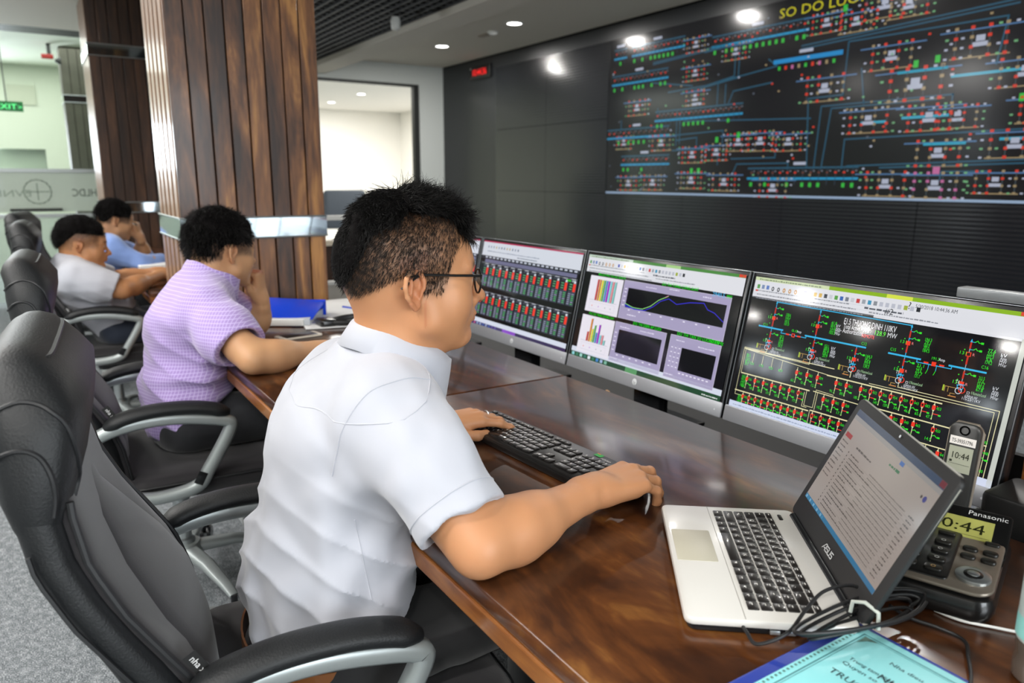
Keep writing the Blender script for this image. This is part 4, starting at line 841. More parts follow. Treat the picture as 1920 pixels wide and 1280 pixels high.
MB().tube(spl(cp), .0022, 8).build('plug_lead', m_cab, cb)
rr = random.Random(4); lo = []
cx, cy = -.436, .772
for k in range(4):
    a = .078+.008*k; b = .010+.005*k; th = R(80)+rr.uniform(-.12, .12); dz = .772+.0042*k
    for j in range(16):
        t = 2*PI*j/16; x_ = a*math.cos(t); y_ = b*math.sin(t); lo.append((cx+x_*math.cos(th)-y_*math.sin(th), cy+x_*math.sin(th)+y_*math.cos(th), dz+.004*math.sin(2*t)+.001*rr.random()))
MB().tube(spl(lo, 4), .0022, 8).build('coil', m_cab, cb)
MB().tube(spl([(-.437, .83, .775), (-.420, .850, .760), (-.395, .865, .756), (-.365, .865, .756), (-.345, .835, .756), (-.325, .80, .756), (-.31, .76, .756)]), .0022, 8).build('power_lead', m_cab, cb)
MB().tube([(-.452, .772, .774), (-.450, .772, .793), (-.436, .774, .798), (-.420, .776, .792), (-.418, .776, .772)], .0024, 8).build('tie', mat('tie_white', '#b9beb6', .4), cb)
MB().rbox((-.006, -.018, -.003), (.006, .008, .003), .001).build('usb_plug', mat('plug_grey', '#5b5b5c', .4), cb).matrix_local = Matrix.Translation((-.530, .672, .763)) @ Matrix.Rotation(R(40), 4, 'Z')
wc = MB().tube(spl([(-.42, .905, .7525), (-.39, .91, .7525), (-.36, .93, .7525), (-.33, .95, .7525)]), .0018, 8).build('telephone_cable', m_wtrim); tag(wc, 'thin white cable lying on the desk beside the desk telephone', 'cable')
bt = thing('plastic_bottle', 'tall plastic bottle with a grey and teal label at the right edge', 'bottle', (-.283, .872, .7503))
MB().lathe([(.028, 0), (.032, .004), (.0325, .02), (.030, .03), (.0325, .04), (.0325, .048)], n=28).build('dark_base', mat('bottle_dark', '#5a4f47', .2, coat=.5), bt)
MB().lathe([(.0326, .048), (.0335, .050), (.0335, .178), (.0326, .180)], n=28).build('label', mat('label_grey', '#b9bfbb', .4), bt)
MB().lathe([(.0338, .052), (.0338, .076)], n=28, cap=False).build('teal_band', mat('label_teal', '#8fc9c2', .4), bt)
MB().lathe([(.0325, .18), (.0325, .21), (.028, .235), (.014, .26), (.013, .275)], n=28).build('shoulder', mat('bottle_clear', '#b8b6a4', .1, trans=.4), bt)
MB().lathe([(.016, .275), (.016, .293), (.001, .295)], n=24).build('cap', mat('cap_yellow', '#d8c84a', .4), bt)

# desk of the man in purple
bi = thing('ring_binder', 'bright blue ring binder lying beside the man in the purple shirt', 'binder', (-2.84, .77, .7505), R(58))
MB().rbox((-.15, -.11, 0), (.15, .11, .004), .003).build('back_cover', mat('binder_blue', '#1747d6', .3), bi)
MB().rbox((-.145, -.112, .004), (.14, .10, .030), .002).build('page_block', mat('pages', '#c9cdd2', .6), bi)
MB().rbox((-.15, -.112, -.002), (.15, .11, .002), .003).build('front_cover', MATS['binder_blue'], bi).matrix_local = Matrix.Translation((0, 0, .050)) @ Matrix.Rotation(R(9), 4, 'X') @ Matrix.Rotation(R(3), 4, 'Y')
MB().box((-.15, .10, .0), (.15, .112, .064)).build('spine', MATS['binder_blue'], bi, smooth=False)
Bx('ring_clip', (-.11, -.09, .052), (-.10, -.06, .056), m_silver, bi)
MB().rbox((-.11, -.13, .004), (.12, -.10, .026), .002).build('loose_sheets', m_wtrim, bi)
for i, (x, y, rz, lb) in enumerate(((-3.0, 1.05, .10, 'large white paper sheet in front of the wooden pillar'), (-2.78, .98, -.2, 'smaller white paper with blue pen marks beside the big sheet'))):
    p_ = MB().box((-.21, -.148, 0), (.21, .148, .0015+.0015*i)).build('paper_sheet', mat('paper', '#f1f1ef', .7), smooth=False); p_.location = (x, y, .7505+.0016*i); p_.rotation_euler = (0, 0, rz); tag(p_, lb, 'paper')
cf = MB().rbox((-.09, -.04, 0), (.09, .05, .004), .004).build('clear_sleeve', mat('sleeve', '#8f8fb4', .15, coat=.6)); cf.location = (-2.74, .86, .7540); cf.rotation_euler = (0, 0, .8); tag(cf, 'crumpled bluish clear plastic sleeve between binder and papers', 'sleeve')
pn = MB().tube([(-2.98, 1.07, .7575), (-2.90, 1.10, .7575)], .004, 8).build('pen', mat('pen_blue', '#2b49b8', .4)); tag(pn, 'blue pen lying on the large white paper', 'pen')
sm = thing('smartphone', 'white smartphone lying on the desk beside the man in purple', 'phone', (-2.50, .735, .7505), R(8))
MB().rbox((-.036, -.075, 0), (.036, .075, .008), .01, rz=.003).build('body', mat('phone_white', '#e6dccb', .3), sm)
MB().rbox((-.032, -.058, .0078), (.032, .058, .0085), .002, rz=.0002).build('screen', m_ph, sm)
MB().lathe([(.006, .0078), (.006, .0086), (.001, .0087)], c=(0, -.066, 0), n=16).build('home_button', m_wtrim, sm)
hd = thing('headset', 'black headset lying on the desk behind the near man\'s collar', 'headset', (-2.62, 1.0, .7505))
MB().tube(spl([(-.02, -.12, .012), (-.08, -.04, .012), (-.06, .06, .02), (.03, .15, .05), (.10, .24, .06)]), .012, 8).build('headband', m_cab, hd)
MB().tube(spl([(-.02, -.13, .016), (.03, -.08, .016), (.06, .02, .016), (.09, .12, .02)]), .010, 8).build('cord', m_cab, hd)
MB().rbox((-.06, -.15, 0), (.02, -.09, .028), .012).build('earpiece', m_ph, hd)
lf = thing('laptop', 'small dark laptop on the far desk before the man in blue', 'laptop', (-4.80, .86, .7505), R(-4))
MB().rbox((-.16, -.11, 0), (.16, .11, .016), .008).build('deck', mat('lap_grey', '#8d9092', .4), lf); MB().rbox((-.16, 0, -.004), (.16, .2, .004), .006).build('lid', m_lid, lf).matrix_local = Matrix.Translation((0, .11, .014)) @ Matrix.Rotation(R(72), 4, 'X')
Bx('screen', (-.15, .01, .0045), (.15, .19, .005), mat('dim_screen', '#6f7d80', .2), lf).matrix_local = Matrix.Translation((0, .11, .014)) @ Matrix.Rotation(R(72), 4, 'X')
tag(MB().rbox((-5.2, .52, .7505), (-4.9, .68, .775), .003).build('paper_stack', MATS['paper']), 'small stack of white papers before the man in blue', 'paper')

# ------------------------------------------------------------------ chairs
m_lea = mat('black_leather', '#141618', .52, bump=.5, bscale=330, bdist=.0011)
m_fab = mat('chair_fabric', '#211f22', .78, bump=.15, bscale=700, sheen=.25)
m_pip = mat('piping', '#1b1c1e', .5); m_alu = mat('chair_silver', '#a5acac', .38, metal=.45)
def interp(tab, z):
    for (a, *p), (b, *q) in zip(tab[:-1], tab[1:]):
        if a <= z <= b: t = (z-a)/(b-a); t = t*t*(3-2*t) if False else t; return [u_+(v_-u_)*t for u_, v_ in zip(p, q)]
    return list(tab[-1][1:])
PROF = [(.44, -.110, .205), (.50, -.118, .225), (.58, -.130, .242), (.65, -.152, .250), (.70, -.178, .252), (.79, -.225, .250), (.87, -.256, .244), (.95, -.268, .236), (1.02, -.262, .228), (1.08, -.258, .215), (1.12, -.268, .190)]
def backring(z, front, back, inset=0, n=28, e=.32):
    y, w = interp(PROF, z); w -= inset; y2 = y-back; y1 = y+front; c = (y1+y2)/2; t = (y1-y2)/2; out = []
    for k in range(n):
        a = 2*PI*k/n; ca, sa = math.cos(a), math.sin(a)
        out.append(Vector((w*math.copysign(abs(ca)**e, ca), c+t*math.copysign(abs(sa)**.6, sa), z)))
    return out
def make_chair(label, loc, rz, lean=0, group='executive office chairs'):
    t = thing('office_chair', label, 'chair', loc, rz, group)
    zs = [.44, .47, .52, .58, .64, .70, .76, .82, .88, .94, 1.0, 1.05, 1.09, 1.115, 1.13, 1.137]
    def T(z): return .062+.02*math.exp(-((z-.62)/.1)**2)
    rings = [backring(min(z, 1.12), 0, T(z)*(1 if z < 1.1 else max(.25, 1-(z-1.1)*18)), inset=0 if z < 1.1 else (z-1.1)**1.3*3.5) for z in zs]
    for r_, z in zip(rings, zs):
        for v in r_: v.z = z
    MB().loft(rings).build('back_shell', m_lea, t, angle=60)
    zs2 = [.46, .50, .56, .62, .68, .74, .80, .86, .92, .97, .985]
    def pr(z, f, ins): return backring(z, f, .02, ins)
    MB().loft([pr(z, (.012 if .5 < z < .95 else .004), .016) for z in zs2]).build('front_panel', m_fab, t, angle=60)
    c2 = []
    for z in [.50, .54, .60, .66, .72, .80, .88, .93]:
        y, w = interp(PROF, z); u_ = (z-.5)/.43; ww = .05+.13*math.sin(PI*min(1, u_*1.05+.05)); hh = .022*math.sin(PI*min(1, max(0, u_)))+.006
        c2.append([Vector((ww*math.cos(2*PI*k/20), y+hh*max(-.3, math.sin(2*PI*k/20))+.004, z)) for k in range(20)])
    MB().loft(c2).build('lumbar_pad', m_fab, t)
    for sx in (-1, 1):
        pts = []
        for z in np.linspace(.47, .96, 24):
            y, w = interp(PROF, z); pts.append((sx*(w-.006), y+.004, z))
        MB().tube(pts, .0045, 8).build('piping', m_pip, t)
        pts = [(sx*(interp(PROF, z)[1]+.001), interp(PROF, z)[0]-.048, z) for z in np.linspace(.47, .90, 20)]
        MB().tube(pts, .003, 6).build('back_seam', m_pip, t)
    hr = []
    for z, f, b_, i_ in ((.90, -.006, .060, .006), (.93, .002, .066, .001), (.96, .012, .072, -.003), (1.0, .020, .080, -.004), (1.04, .025, .086, -.004), (1.08, .024, .088, -.003), (1.11, .016, .086, .003), (1.13, .002, .078, .011), (1.143, -.012, .068, .022), (1.151, -.026, .056, .045), (1.153, -.034, .046, .08)):
        r_ = backring(min(z, 1.115), f, b_, i_, e=.38)
        for v in r_: v.z = z
        hr.append(r_)
    hro = MB().loft(hr).build('headrest', m_lea, t, angle=170)
    from mathutils.bvhtree import BVHTree
    bv = BVHTree.FromPolygons([v.co for v in hro.data.vertices], [tuple(q.vertices) for q in hro.data.polygons])
    for sx in (-1, 1):
        for path in ([(-.345, 1.06), (-.325, 1.085), (-.30, 1.095), (-.275, 1.085), (-.258, 1.06), (-.252, 1.02), (-.254, .98), (-.262, .95)], [(-.345, 1.00), (-.325, 1.030), (-.305, 1.038), (-.287, 1.028), (-.277, 1.0), (-.276, .97), (-.280, .945)]):
            pp = []
            for q in spl([(0, a, b) for a, b in path], 4):
                hit = bv.ray_cast(Vector((sx*.6, q.y, q.z)), Vector((-sx, 0, 0)))
                if hit[0] is not None: pp.append(hit[0])
            if len(pp) > 3: MB().tube(pp, .0034, 8).build('headrest_piping', m_pip, t)
    # seat
    st = MB()
    def srect(z, w, y0, y1, r_=.07):
        out = []
        for cx_, cy_, a0 in ((w-r_, y1-r_, 0), (-w+r_, y1-r_, 90), (-w+r_, y0+r_, 180), (w-r_, y0+r_, 270)):
            for k in range(7): a = R(a0+15*k); out.append(Vector((cx_+r_*math.cos(a), cy_+r_*math.sin(a), z)))
        return out
    st.loft([srect(.405, .20, -.11, .26), srect(.415, .235, -.14, .30), srect(.44, .25, -.15, .325), srect(.465, .25, -.15, .325), srect(.482, .235, -.14, .31), srect(.490, .19, -.10, .26), srect(.493, .08, -.03, .12)])
    st.build('seat', m_fab, t, angle=70)
    MB().tube([v*1.0+Vector((0, 0, 0)) for v in srect(.462, .2515, -.151, .3265)], .004, 6, closed=True).build('seat_piping', m_pip, t)
    MB().rbox((-.12, -.06, .36), (.12, .18, .41), .03).build('mechanism', m_bez, t)
    for sx in (-1, 1):
        x = sx*.268
        loop = spl([(x, -.215, .600), (x, -.17, .637), (x, -.09, .655), (x, .0, .656), (x, .085, .642), (x, .135, .628), (x, .142, .612), (x, .118, .565), (x, .078, .500), (x, .045, .455), (x, -.03, .440), (x, -.10, .445), (x, -.15, .475), (x, -.19, .54)], 5, closed=True)
        MB().bar(loop, .032, .033, closed=True).build('arm_frame', m_alu, t, angle=50)
        for p_, dn in (((x+sx*.0158, .052, .48), 0), ((x+sx*.0158, -.185, .60), 1)):
            MB().rbox((-.001, -.012, -.018), (.001, .012, .018), .0005).build('black_inset', m_bez, t).matrix_local = Matrix.Translation(p_) @ Matrix.Rotation(R(-28 if not dn else -35), 4, 'X')
        pd = spl([(x, -.165, .652), (x, -.12, .672), (x, -.05, .683), (x, .03, .681), (x, .09, .670), (x, .140, .652)], 5)
        n_ = len(pd); rad = [.029*min(1, .35+1.6*math.sin(PI*(i+.6)/(n_+.2))) for i in range(n_)]
        MB().tube(pd, rad, 16, flat=.62).build('arm_pad', m_lea, t)
        MB().bar([(x*.98, -.02, .445), (x*.5, .0, .42)], .05, .012, side=(0, 1, 0)).build('arm_bracket', m_alu, t)
    MB().lathe([(.03, .36), (.03, .30), (.024, .29), (.024, .17), (.032, .165), (.034, .13)], c=(-.05, .02, 0), n=20).build('gas_lift', m_silver, t)
    bs = MB(); bs.lathe([(.02, .095), (.05, .10), (.055, .125), (.045, .15), (.02, .155)], c=(-.05, .02, 0), n=20); bs.build('base_hub', m_alu, t)
    for k in range(5):
        a = R(18+72*k); d = Vector((math.cos(a), math.sin(a), 0)); c_ = Vector((-.05, .02, 0))
        pts = [c_+d*.03+Vector((0, 0, .128)), c_+d*.15+Vector((0, 0, .125)), c_+d*.27+Vector((0, 0, .100)), c_+d*.31+Vector((0, 0, .085))]
        lg = MB().bar(pts, [.05, .042, .032, .026], [.034, .028, .02, .014], side=(-math.sin(a), math.cos(a), 0)).build('star_leg', m_alu, t, angle=50)
        cs = MB(); e_ = c_+d*.31
        for s_ in (-1, 1): cs.lathe([(.004, -.007), (.026, -.007), (.028, 0), (.026, .007), (.004, .007)], n=18, M=Matrix.Translation(e_+Vector((-math.sin(a), math.cos(a), 0))*.012*s_+Vector((0, 0, .028))) @ Matrix.Rotation(a, 4, 'Z') @ Matrix.Rotation(R(90), 4, 'X'))
        cs.tube([tuple(e_+Vector((0, 0, .03))), tuple(e_+Vector((0, 0, .09)))], .010, 10).build('caster', m_bez, t)
    for c in t.children:
        if c.name.split('.')[0] in ('back_shell', 'front_panel', 'lumbar_pad', 'piping', 'back_seam', 'headrest', 'headrest_piping'):
            for v in c.data.vertices:
                if v.co.z > .65: v.co.z = .65+(v.co.z-.65)*.87
    return t
ch0 = make_chair('black leather office chair in the foreground, under the near man in white', (-1.140, .285, 0), R(-5))
tg = Canvas(.055, .018, .0004); tg.rect(0, 0, 1, 1, '#131313', 1); tg.text('nha xinh', .12, .3, .009, '#e6e6e6', 2, width=.040)
o = tg.build('brand_tag', attr_mat('print', .6)); o.parent = ch0; o.matrix_local = frameM((.252, -.166, .70), (.0, .50, -.86), (0, .86, .50))
ch1 = dup(ch0, (-2.35, .28, 0), R(-3), 'black leather office chair under the man in the purple checked shirt')
ch2 = dup(ch0, (-4.17, .27, 0), R(-4), 'black office chair with silver arms under the far man in white')
ch3 = dup(ch0, (-5.28, .25, 0), R(-14), 'farthest black office chair, behind the man in the blue shirt')
# ------------------------------------------------------------------ implicit surfaces for people
class Field:
    def __init__(s, lo, hi, h):
        s.lo = np.array(lo, float); s.h = h; s.n = np.ceil((np.array(hi)-s.lo)/h).astype(int)+1
        s.F = np.full(s.n, 9.0, np.float32); s.ax = [(s.lo[i]+h*np.arange(s.n[i])).astype(np.float32) for i in range(3)]
    def apply(s, fn, lo, hi, k=.01, op='u'):
        m = k+2.5*s.h; i0 = np.clip(np.floor((np.array(lo)-m-s.lo)/s.h).astype(int), 0, s.n); i1 = np.clip(np.ceil((np.array(hi)+m-s.lo)/s.h).astype(int)+1, 0, s.n)
        if (i1 <= i0).any(): return s
        sl = tuple(slice(a, b) for a, b in zip(i0, i1))
        X, Y, Z = np.meshgrid(s.ax[0][sl[0]], s.ax[1][sl[1]], s.ax[2][sl[2]], indexing='ij')
        d = fn(X, Y, Z).astype(np.float32); a = s.F[sl]
        if op == 'u': h = np.maximum(k-np.abs(a-d), 0)/k; s.F[sl] = np.minimum(a, d)-h*h*k*.25
        elif op == 'c': h = np.maximum(k-np.abs(a+d), 0)/k; s.F[sl] = np.maximum(a, -d)+h*h*k*.25
        elif op == 'i': s.F[sl] = np.maximum(a, d)
        elif op == 'd': s.F[sl] = a+d
        return s
    def cap(s, a, b, ra, rb=None, k=.01, op='u', w=None, ws=1.0):
        rb = ra if rb is None else rb; a = np.array(a, float); b = np.array(b, float); R_ = max(ra, rb)*max(1, ws)
        ax_ = None if w is None else np.array(Vector(w).normalized())
        q = b-a
        if ax_ is not None: qs = q-ax_*(q@ax_)*(1-1/ws)
        else: qs = q
        L2 = max(qs@qs, 1e-12)
        def fn(X, Y, Z):
            px, py, pz = X-a[0], Y-a[1], Z-a[2]
            if ax_ is not None:
                t = (px*ax_[0]+py*ax_[1]+pz*ax_[2])*(1-1/ws); px = px-ax_[0]*t; py = py-ax_[1]*t; pz = pz-ax_[2]*t
            t = np.clip((px*qs[0]+py*qs[1]+pz*qs[2])/L2, 0, 1)
            return np.sqrt((px-t*qs[0])**2+(py-t*qs[1])**2+(pz-t*qs[2])**2)-(ra+(rb-ra)*t)
        return s.apply(fn, np.minimum(a, b)-R_, np.maximum(a, b)+R_, k, op)
    def ell(s, c, r, M=None, k=.01, op='u'):
        c = np.array(c, float); r = np.array(r, float); M = np.eye(3) if M is None else np.array(M); R_ = np.abs(M) @ r
        def fn(X, Y, Z):
            px, py, pz = X-c[0], Y-c[1], Z-c[2]; q = [(px*M[0, i]+py*M[1, i]+pz*M[2, i]) for i in range(3)]
            k0 = np.sqrt(sum((q[i]/r[i])**2 for i in range(3))); k1 = np.sqrt(sum((q[i]/r[i]**2)**2 for i in range(3)))
            return k0*(k0-1)/np.maximum(k1, 1e-6)
        return s.apply(fn, c-R_, c+R_, k, op)
    def everywhere(s, fn, op='d'):
        X, Y, Z = np.meshgrid(*s.ax, indexing='ij', sparse=True); d = fn(X, Y, Z)
        s.F = (s.F+d if op == 'd' else np.maximum(s.F, d)).astype(np.float32); return s
    def mesh(s):
        F = s.F; S = F < 0; nx, ny, nz = F.shape
        c = S[:-1, :-1, :-1].astype(np.int8)
        for dx in (0, 1):
            for dy in (0, 1):
                for dz in (0, 1):
                    if dx+dy+dz: c = c+S[dx:nx-1+dx, dy:ny-1+dy, dz:nz-1+dz]
        act = np.argwhere((c > 0) & (c < 8)); n = len(act); idx = np.full((nx-1, ny-1, nz-1), -1, np.int32); idx[tuple(act.T)] = np.arange(n)
        acc = np.zeros((n, 3)); cnt = np.zeros(n); i, j, k = act.T
        for o in [(a, b, cc) for a in (0, 1) for b in (0, 1) for cc in (0, 1)]:
            for ax_ in range(3):
                if o[ax_]: continue
                o2 = list(o); o2[ax_] = 1
                f0 = F[i+o[0], j+o[1], k+o[2]]; f1 = F[i+o2[0], j+o2[1], k+o2[2]]; m = (f0 < 0) != (f1 < 0)
                t = np.where(m, f0/np.where(m, f0-f1, 1), 0); p = np.tile(np.array(o, float), (n, 1)); p[:, ax_] += t
                acc += p*m[:, None]; cnt += m
        V = s.lo+(act+acc/cnt[:, None])*s.h; Q = []
        for ax_ in range(3):
            u, v = [(1, 2), (2, 0), (0, 1)][ax_]
            A = [slice(1, -1)]*3; A[ax_] = slice(0, -1); B = [slice(1, -1)]*3; B[ax_] = slice(1, None)
            e = S[tuple(A)] != S[tuple(B)]; q = np.argwhere(e); off = np.array([1, 1, 1]); off[ax_] = 0; q = q+off
            fl = S[tuple(q.T)]
            def I(du, dv):
                r_ = q.copy(); r_[:, u] -= du; r_[:, v] -= dv; return idx[tuple(r_.T)]
            quad = np.stack([I(1, 1), I(0, 1), I(0, 0), I(1, 0)], 1); quad[~fl] = quad[~fl][:, ::-1]; Q.append(quad)
        Q = np.concatenate(Q); Q = Q[(Q >= 0).all(1)]
        return V, Q
def relax(V, Q, it=2, lam=.5):
    for _ in range(it):
        acc = np.zeros_like(V); cnt = np.zeros(len(V))
        for a, b in ((0, 1), (1, 2), (2, 3), (3, 0)):
            np.add.at(acc, Q[:, a], V[Q[:, b]]); np.add.at(acc, Q[:, b], V[Q[:, a]]); np.add.at(cnt, Q[:, a], 1); np.add.at(cnt, Q[:, b], 1)
        V = V+(acc/np.maximum(cnt, 1)[:, None]-V)*lam
    return V
def np_mesh(name, V, Q, m, parent=None, origin=(0, 0, 0), colfn=None, it=2):
    if it: V = relax(V, Q, it)
    me = bpy.data.meshes.new(name); V2 = V-np.array(origin); nq = len(Q); w = Q.shape[1]
    me.vertices.add(len(V2)); me.vertices.foreach_set('co', V2.astype(np.float32).ravel()); me.loops.add(nq*w); me.loops.foreach_set('vertex_index', Q.astype(np.int32).ravel())
    me.polygons.add(nq); me.polygons.foreach_set('loop_start', np.arange(0, nq*w, w, dtype=np.int32)); me.polygons.foreach_set('loop_total', np.full(nq, w, np.int32))
    me.polygons.foreach_set('use_smooth', np.ones(nq, bool)); me.update(calc_edges=True); me.validate()
    if colfn is not None:
        ca = me.color_attributes.new('Col', 'FLOAT_COLOR', 'POINT'); c = np.ones((len(V), 4), np.float32); c[:, :3] = colfn(V); ca.data.foreach_set('color', c.ravel())
    me.materials.append(m); o = bpy.data.objects.new(name, me); COL.objects.link(o)
    if parent: o.parent = parent
    return o
def nz(X, Y, Z, f, seed=0):
    """cheap smooth noise from warped sines, about -1..1"""
    r_ = np.random.default_rng(seed); o = 0
    for i in range(4):
        d = r_.normal(size=3); d /= np.linalg.norm(d); e = r_.normal(size=3); e /= np.linalg.norm(e); p = r_.uniform(0, 6.28, 2)
        o = o+np.sin(f*(d[0]*X+d[1]*Y+d[2]*Z)+p[0]+1.7*np.sin(f*.6*(e[0]*X+e[1]*Y+e[2]*Z)+p[1]))
    return o/2.6

# ------------------------------------------------------------------ anatomy
def hand(F, wrist, d, up, thumb, curls, k=.006, s=1.0, spread=.05, wr=.026, thumbpose=None):
    """wrist point, pointing direction d, back-of-hand normal up, thumb side vector; curls = per finger joint bend (deg)"""
    w = Vector(wrist); d = Vector(d).normalized(); up = Vector(up); up = (up-d*up.dot(d)).normalized(); sd = Vector(thumb); sd = (sd-d*sd.dot(d)-up*sd.dot(up)).normalized()
    P = lambda f, l, u: w+(d*f+sd*l+up*u)*s
    kn = [(.086, .029, .002), (.090, .010, .005), (.085, -.010, .003), (.076, -.028, -.001)]
    for (f, l, u) in kn: F.cap(P(.0, l*.55, -.002), P(f, l, u), .0155*s, .0112*s, k=.012)
    F.cap(P(.01, .012, -.008), P(.055, .020, -.010), .014*s, .012*s, k=.012); F.cap(P(.01, -.012, -.008), P(.06, -.022, -.009), .014*s, .011*s, k=.012)
    F.cap(P(-.03, 0, -.001), P(.012, 0, -.002), wr*.92*s, .021*s, k=.015, w=sd, ws=1.12)
    seg = [(.041, .025, .020, .0094), (.045, .028, .021, .0096), (.042, .026, .020, .0092), (.032, .020, .018, .0082)]; tips = []
    for i, ((f, l, u), (a, b, c, r_), cu) in enumerate(zip(kn, seg, curls)):
        p = P(f, l, u); sp = spread*(1.2, .2, -.7, -1.8)[i]; base = (d+sd*sp).normalized(); ang = 0; prev = p
        for j, (L, bend) in enumerate(zip((a, b, c), cu)):
            ang += R(bend); dr = base*math.cos(ang)-up*math.sin(ang); q = prev+dr*L*s
            rr0 = r_*(1-.09*j); F.cap(prev, q, rr0*s, (rr0*.90)*s, k=.0035 if j else .0055)
            if j < 2: F.ell(q, (rr0*.98*s,)*3, k=.003)
            prev = q
        tips.append(prev)
    tb = thumbpose or [(.012, .024, -.012), (.042, .046, -.020), (.072, .053, -.022), (.096, .048, -.024)]
    pts = [P(*t) for t in tb]
    for j in range(3): F.cap(pts[j], pts[j+1], (.0165, .0120, .0108)[j]*s, (.0125, .0110, .0090)[j]*s, k=.010 if j == 0 else .004)
    return tips
class Head:
    def __init__(s, c, yaw=0, pitch=0, roll=0, sc_=1.0):
        """yaw + turns to -x (the person's left), pitch + looks down"""
        s.c = Vector(c); s.s = sc_; s.M = (Matrix.Rotation(yaw, 3, 'Z') @ Matrix.Rotation(-pitch, 3, 'X') @ Matrix.Rotation(roll, 3, 'Y')); s.N = np.array(s.M)
    def P(s, x, y, z): return s.c+s.M @ (Vector((x, y, z))*s.s)
    def loc(s, V): return ((V-np.array(s.c)) @ s.N)/s.s
SKULL = [((0, -.012, .042), (.0765, .097, .088)), ((0, .028, .05), (.069, .066, .066)), ((0, -.045, .02), (.066, .057, .066))]
def build_head(F, H, fat=1.0, ears=True, jaw=1.0):
    S = H.s; N = H.N
    E = lambda c, r_, k=.012, op='u', M=None: F.ell(H.P(*c), np.array(r_)*S, M=N if M is None else N @ np.array(M), k=k, op=op)
    C = lambda a, b, ra, rb, k=.01, op='u', w=None, ws=1: F.cap(H.P(*a), H.P(*b), ra*S, rb*S, k=k, op=op, w=None if w is None else H.M @ Vector(w), ws=ws)
    for c, r_ in SKULL: E(c, r_, .015)
    E((0, .050, -.006), (.060*fat, .047, .072), .02); E((0, .070, .042), (.046, .030, .040), .02)
    E((0, .040, -.048), (.052*fat, .052, .040), .025)
    for sx in (-1, 1):
        E((sx*.038, .056, -.020), (.028*fat, .030, .032), .03)
        C((sx*.054*fat, .012, -.022), (sx*.050*fat, .018, -.048*jaw), .014, .015, .03); C((sx*.049*fat, .018, -.050*jaw), (sx*.018, .078, -.084*jaw), .017, .016, .028)
        C((sx*.046, .078, .034), (sx*.014, .095, .034), .008, .009, .014)
        E((sx*.031, .106, .014), (.018, .016, .011), .012, 'c'); E((sx*.031, .082, .014), (.0155, .0145, .0135), .003)
        C((sx*.045, .089, .019), (sx*.018, .096, .021), .0032, .0032, .004); C((sx*.044, .089, .007), (sx*.018, .095, .007), .003, .003, .005)
        E((sx*.012, .108, -.022), (.0085, .010, .0075), .006)
    C((0, .096, .022), (0, .120, -.013), .0075, .0085, .012); E((0, .123, -.018), (.0105, .0105, .0095), .008); E((0, .098, -.026), (.016, .016, .008), .01)
    for sx in (-1, 1): E((sx*.006, .117, -.029), (.0035, .004, .003), .003, 'c')
    E((0, .090, -.046), (.032, .018, .022), .018); E((0, .108, -.044), (.021, .0085, .0052), .006); E((0, .106, -.054), (.018, .0085, .0056), .006)
    C((-.022, .101, -.049), (.022, .101, -.049), .0014, .0014, .003, 'c'); E((0, .098, -.063), (.016, .01, .004), .008, 'c'); E((0, .092, -.082*jaw), (.021, .017, .016), .015)
    if ears:
        for sx in (-1, 1):
            def Q(y, z, o=0): return (sx*(.0755+max(0, .004-y)*.42+o), y*.92-.010, z*.86+.001)
            E(Q(-.004, .0, -.003), (.0045, .0140, .022), .004, M=Matrix.Rotation(R(sx*20), 3, 'Z')); E(Q(-.002, -.024), (.0055, .0085, .010), .005)
            ch = [(.010, .004), (.010, .016), (.006, .026), (-.004, .0325), (-.016, .031), (-.0235, .021), (-.025, .006), (-.020, -.010), (-.012, -.022), (-.004, -.032)]
            for p, q in zip(ch[:-1], ch[1:]): C(Q(*p, .004), Q(*q, .004), .0038, .0038, .0025)
            C(Q(-.012, .020, .002), Q(-.013, -.008, .002), .0032, .0034, .003); C(Q(.006, -.002, .0035), Q(.004, -.010, .0035), .0040, .0035, .003)
            E(Q(-.003, -.004, .0035), (.0075, .0068, .0105), .003, 'c'); E(Q(-.0175, .012, .0045), (.004, .0028, .014), .0025, 'c'); E(Q(-.004, .020, .004), (.0045, .0055, .006), .0025, 'c')
def head_colors(H, skin, skin2, hair='#14110f', fade=None, lips='#a8604c', brow=True):
    sk, s2, hr, lp_ = [np.array(hx(c)) for c in (skin, skin2, hair, lips)]
    def fn(V):
        c = np.tile(sk, (len(V), 1)); L = H.loc(V); x, y, z = L.T; r_ = np.sqrt(x*x+y*y+z*z)
        n = nz(V[:, 0], V[:, 1], V[:, 2], 60, 3)*.5+.5; c = c*(1-.10*n[:, None])+s2*(.10*n[:, None])
        def mix(m, col): nonlocal c; m = np.clip(m, 0, 1)[:, None]; c = c*(1-m)+col*m
        ear = (np.abs(x) > .074) & (r_ < .095) & (y < .006); mix(ear*.45, s2)
        mix(np.exp(-((y-.118)/.02)**2-(z+.022)**2/.0003-(x/.02)**2)*.4, s2)
        mix((np.exp(-(x/.022)**4-((z+.049)/.0090)**4)*(y > .088))*.75, lp_)
        if brow: mix(np.exp(-((np.abs(x)-.031)/.018)**4-((z-.036-.08*(.03-np.abs(np.abs(x)-.03)))/.0045)**2)*(y > .07)*.9, hr)
        eye = (np.abs(np.abs(x)-.031) < .013) & (np.abs(z-.0135) < .0052) & (y > .08); mix(eye*.9, np.array(hx('#d8cfc4'))); mix((eye & (np.abs(np.abs(x)-.031) < .0055))*1.0, np.array(hx('#1d120c')))
        if fade is not None:
            m, t = fade(L); nn = .86+.14*nz(V[:, 0], V[:, 1], V[:, 2], 500, 9); mix(m*nn*t, hr*1.6+.012)
        return c
    return fn
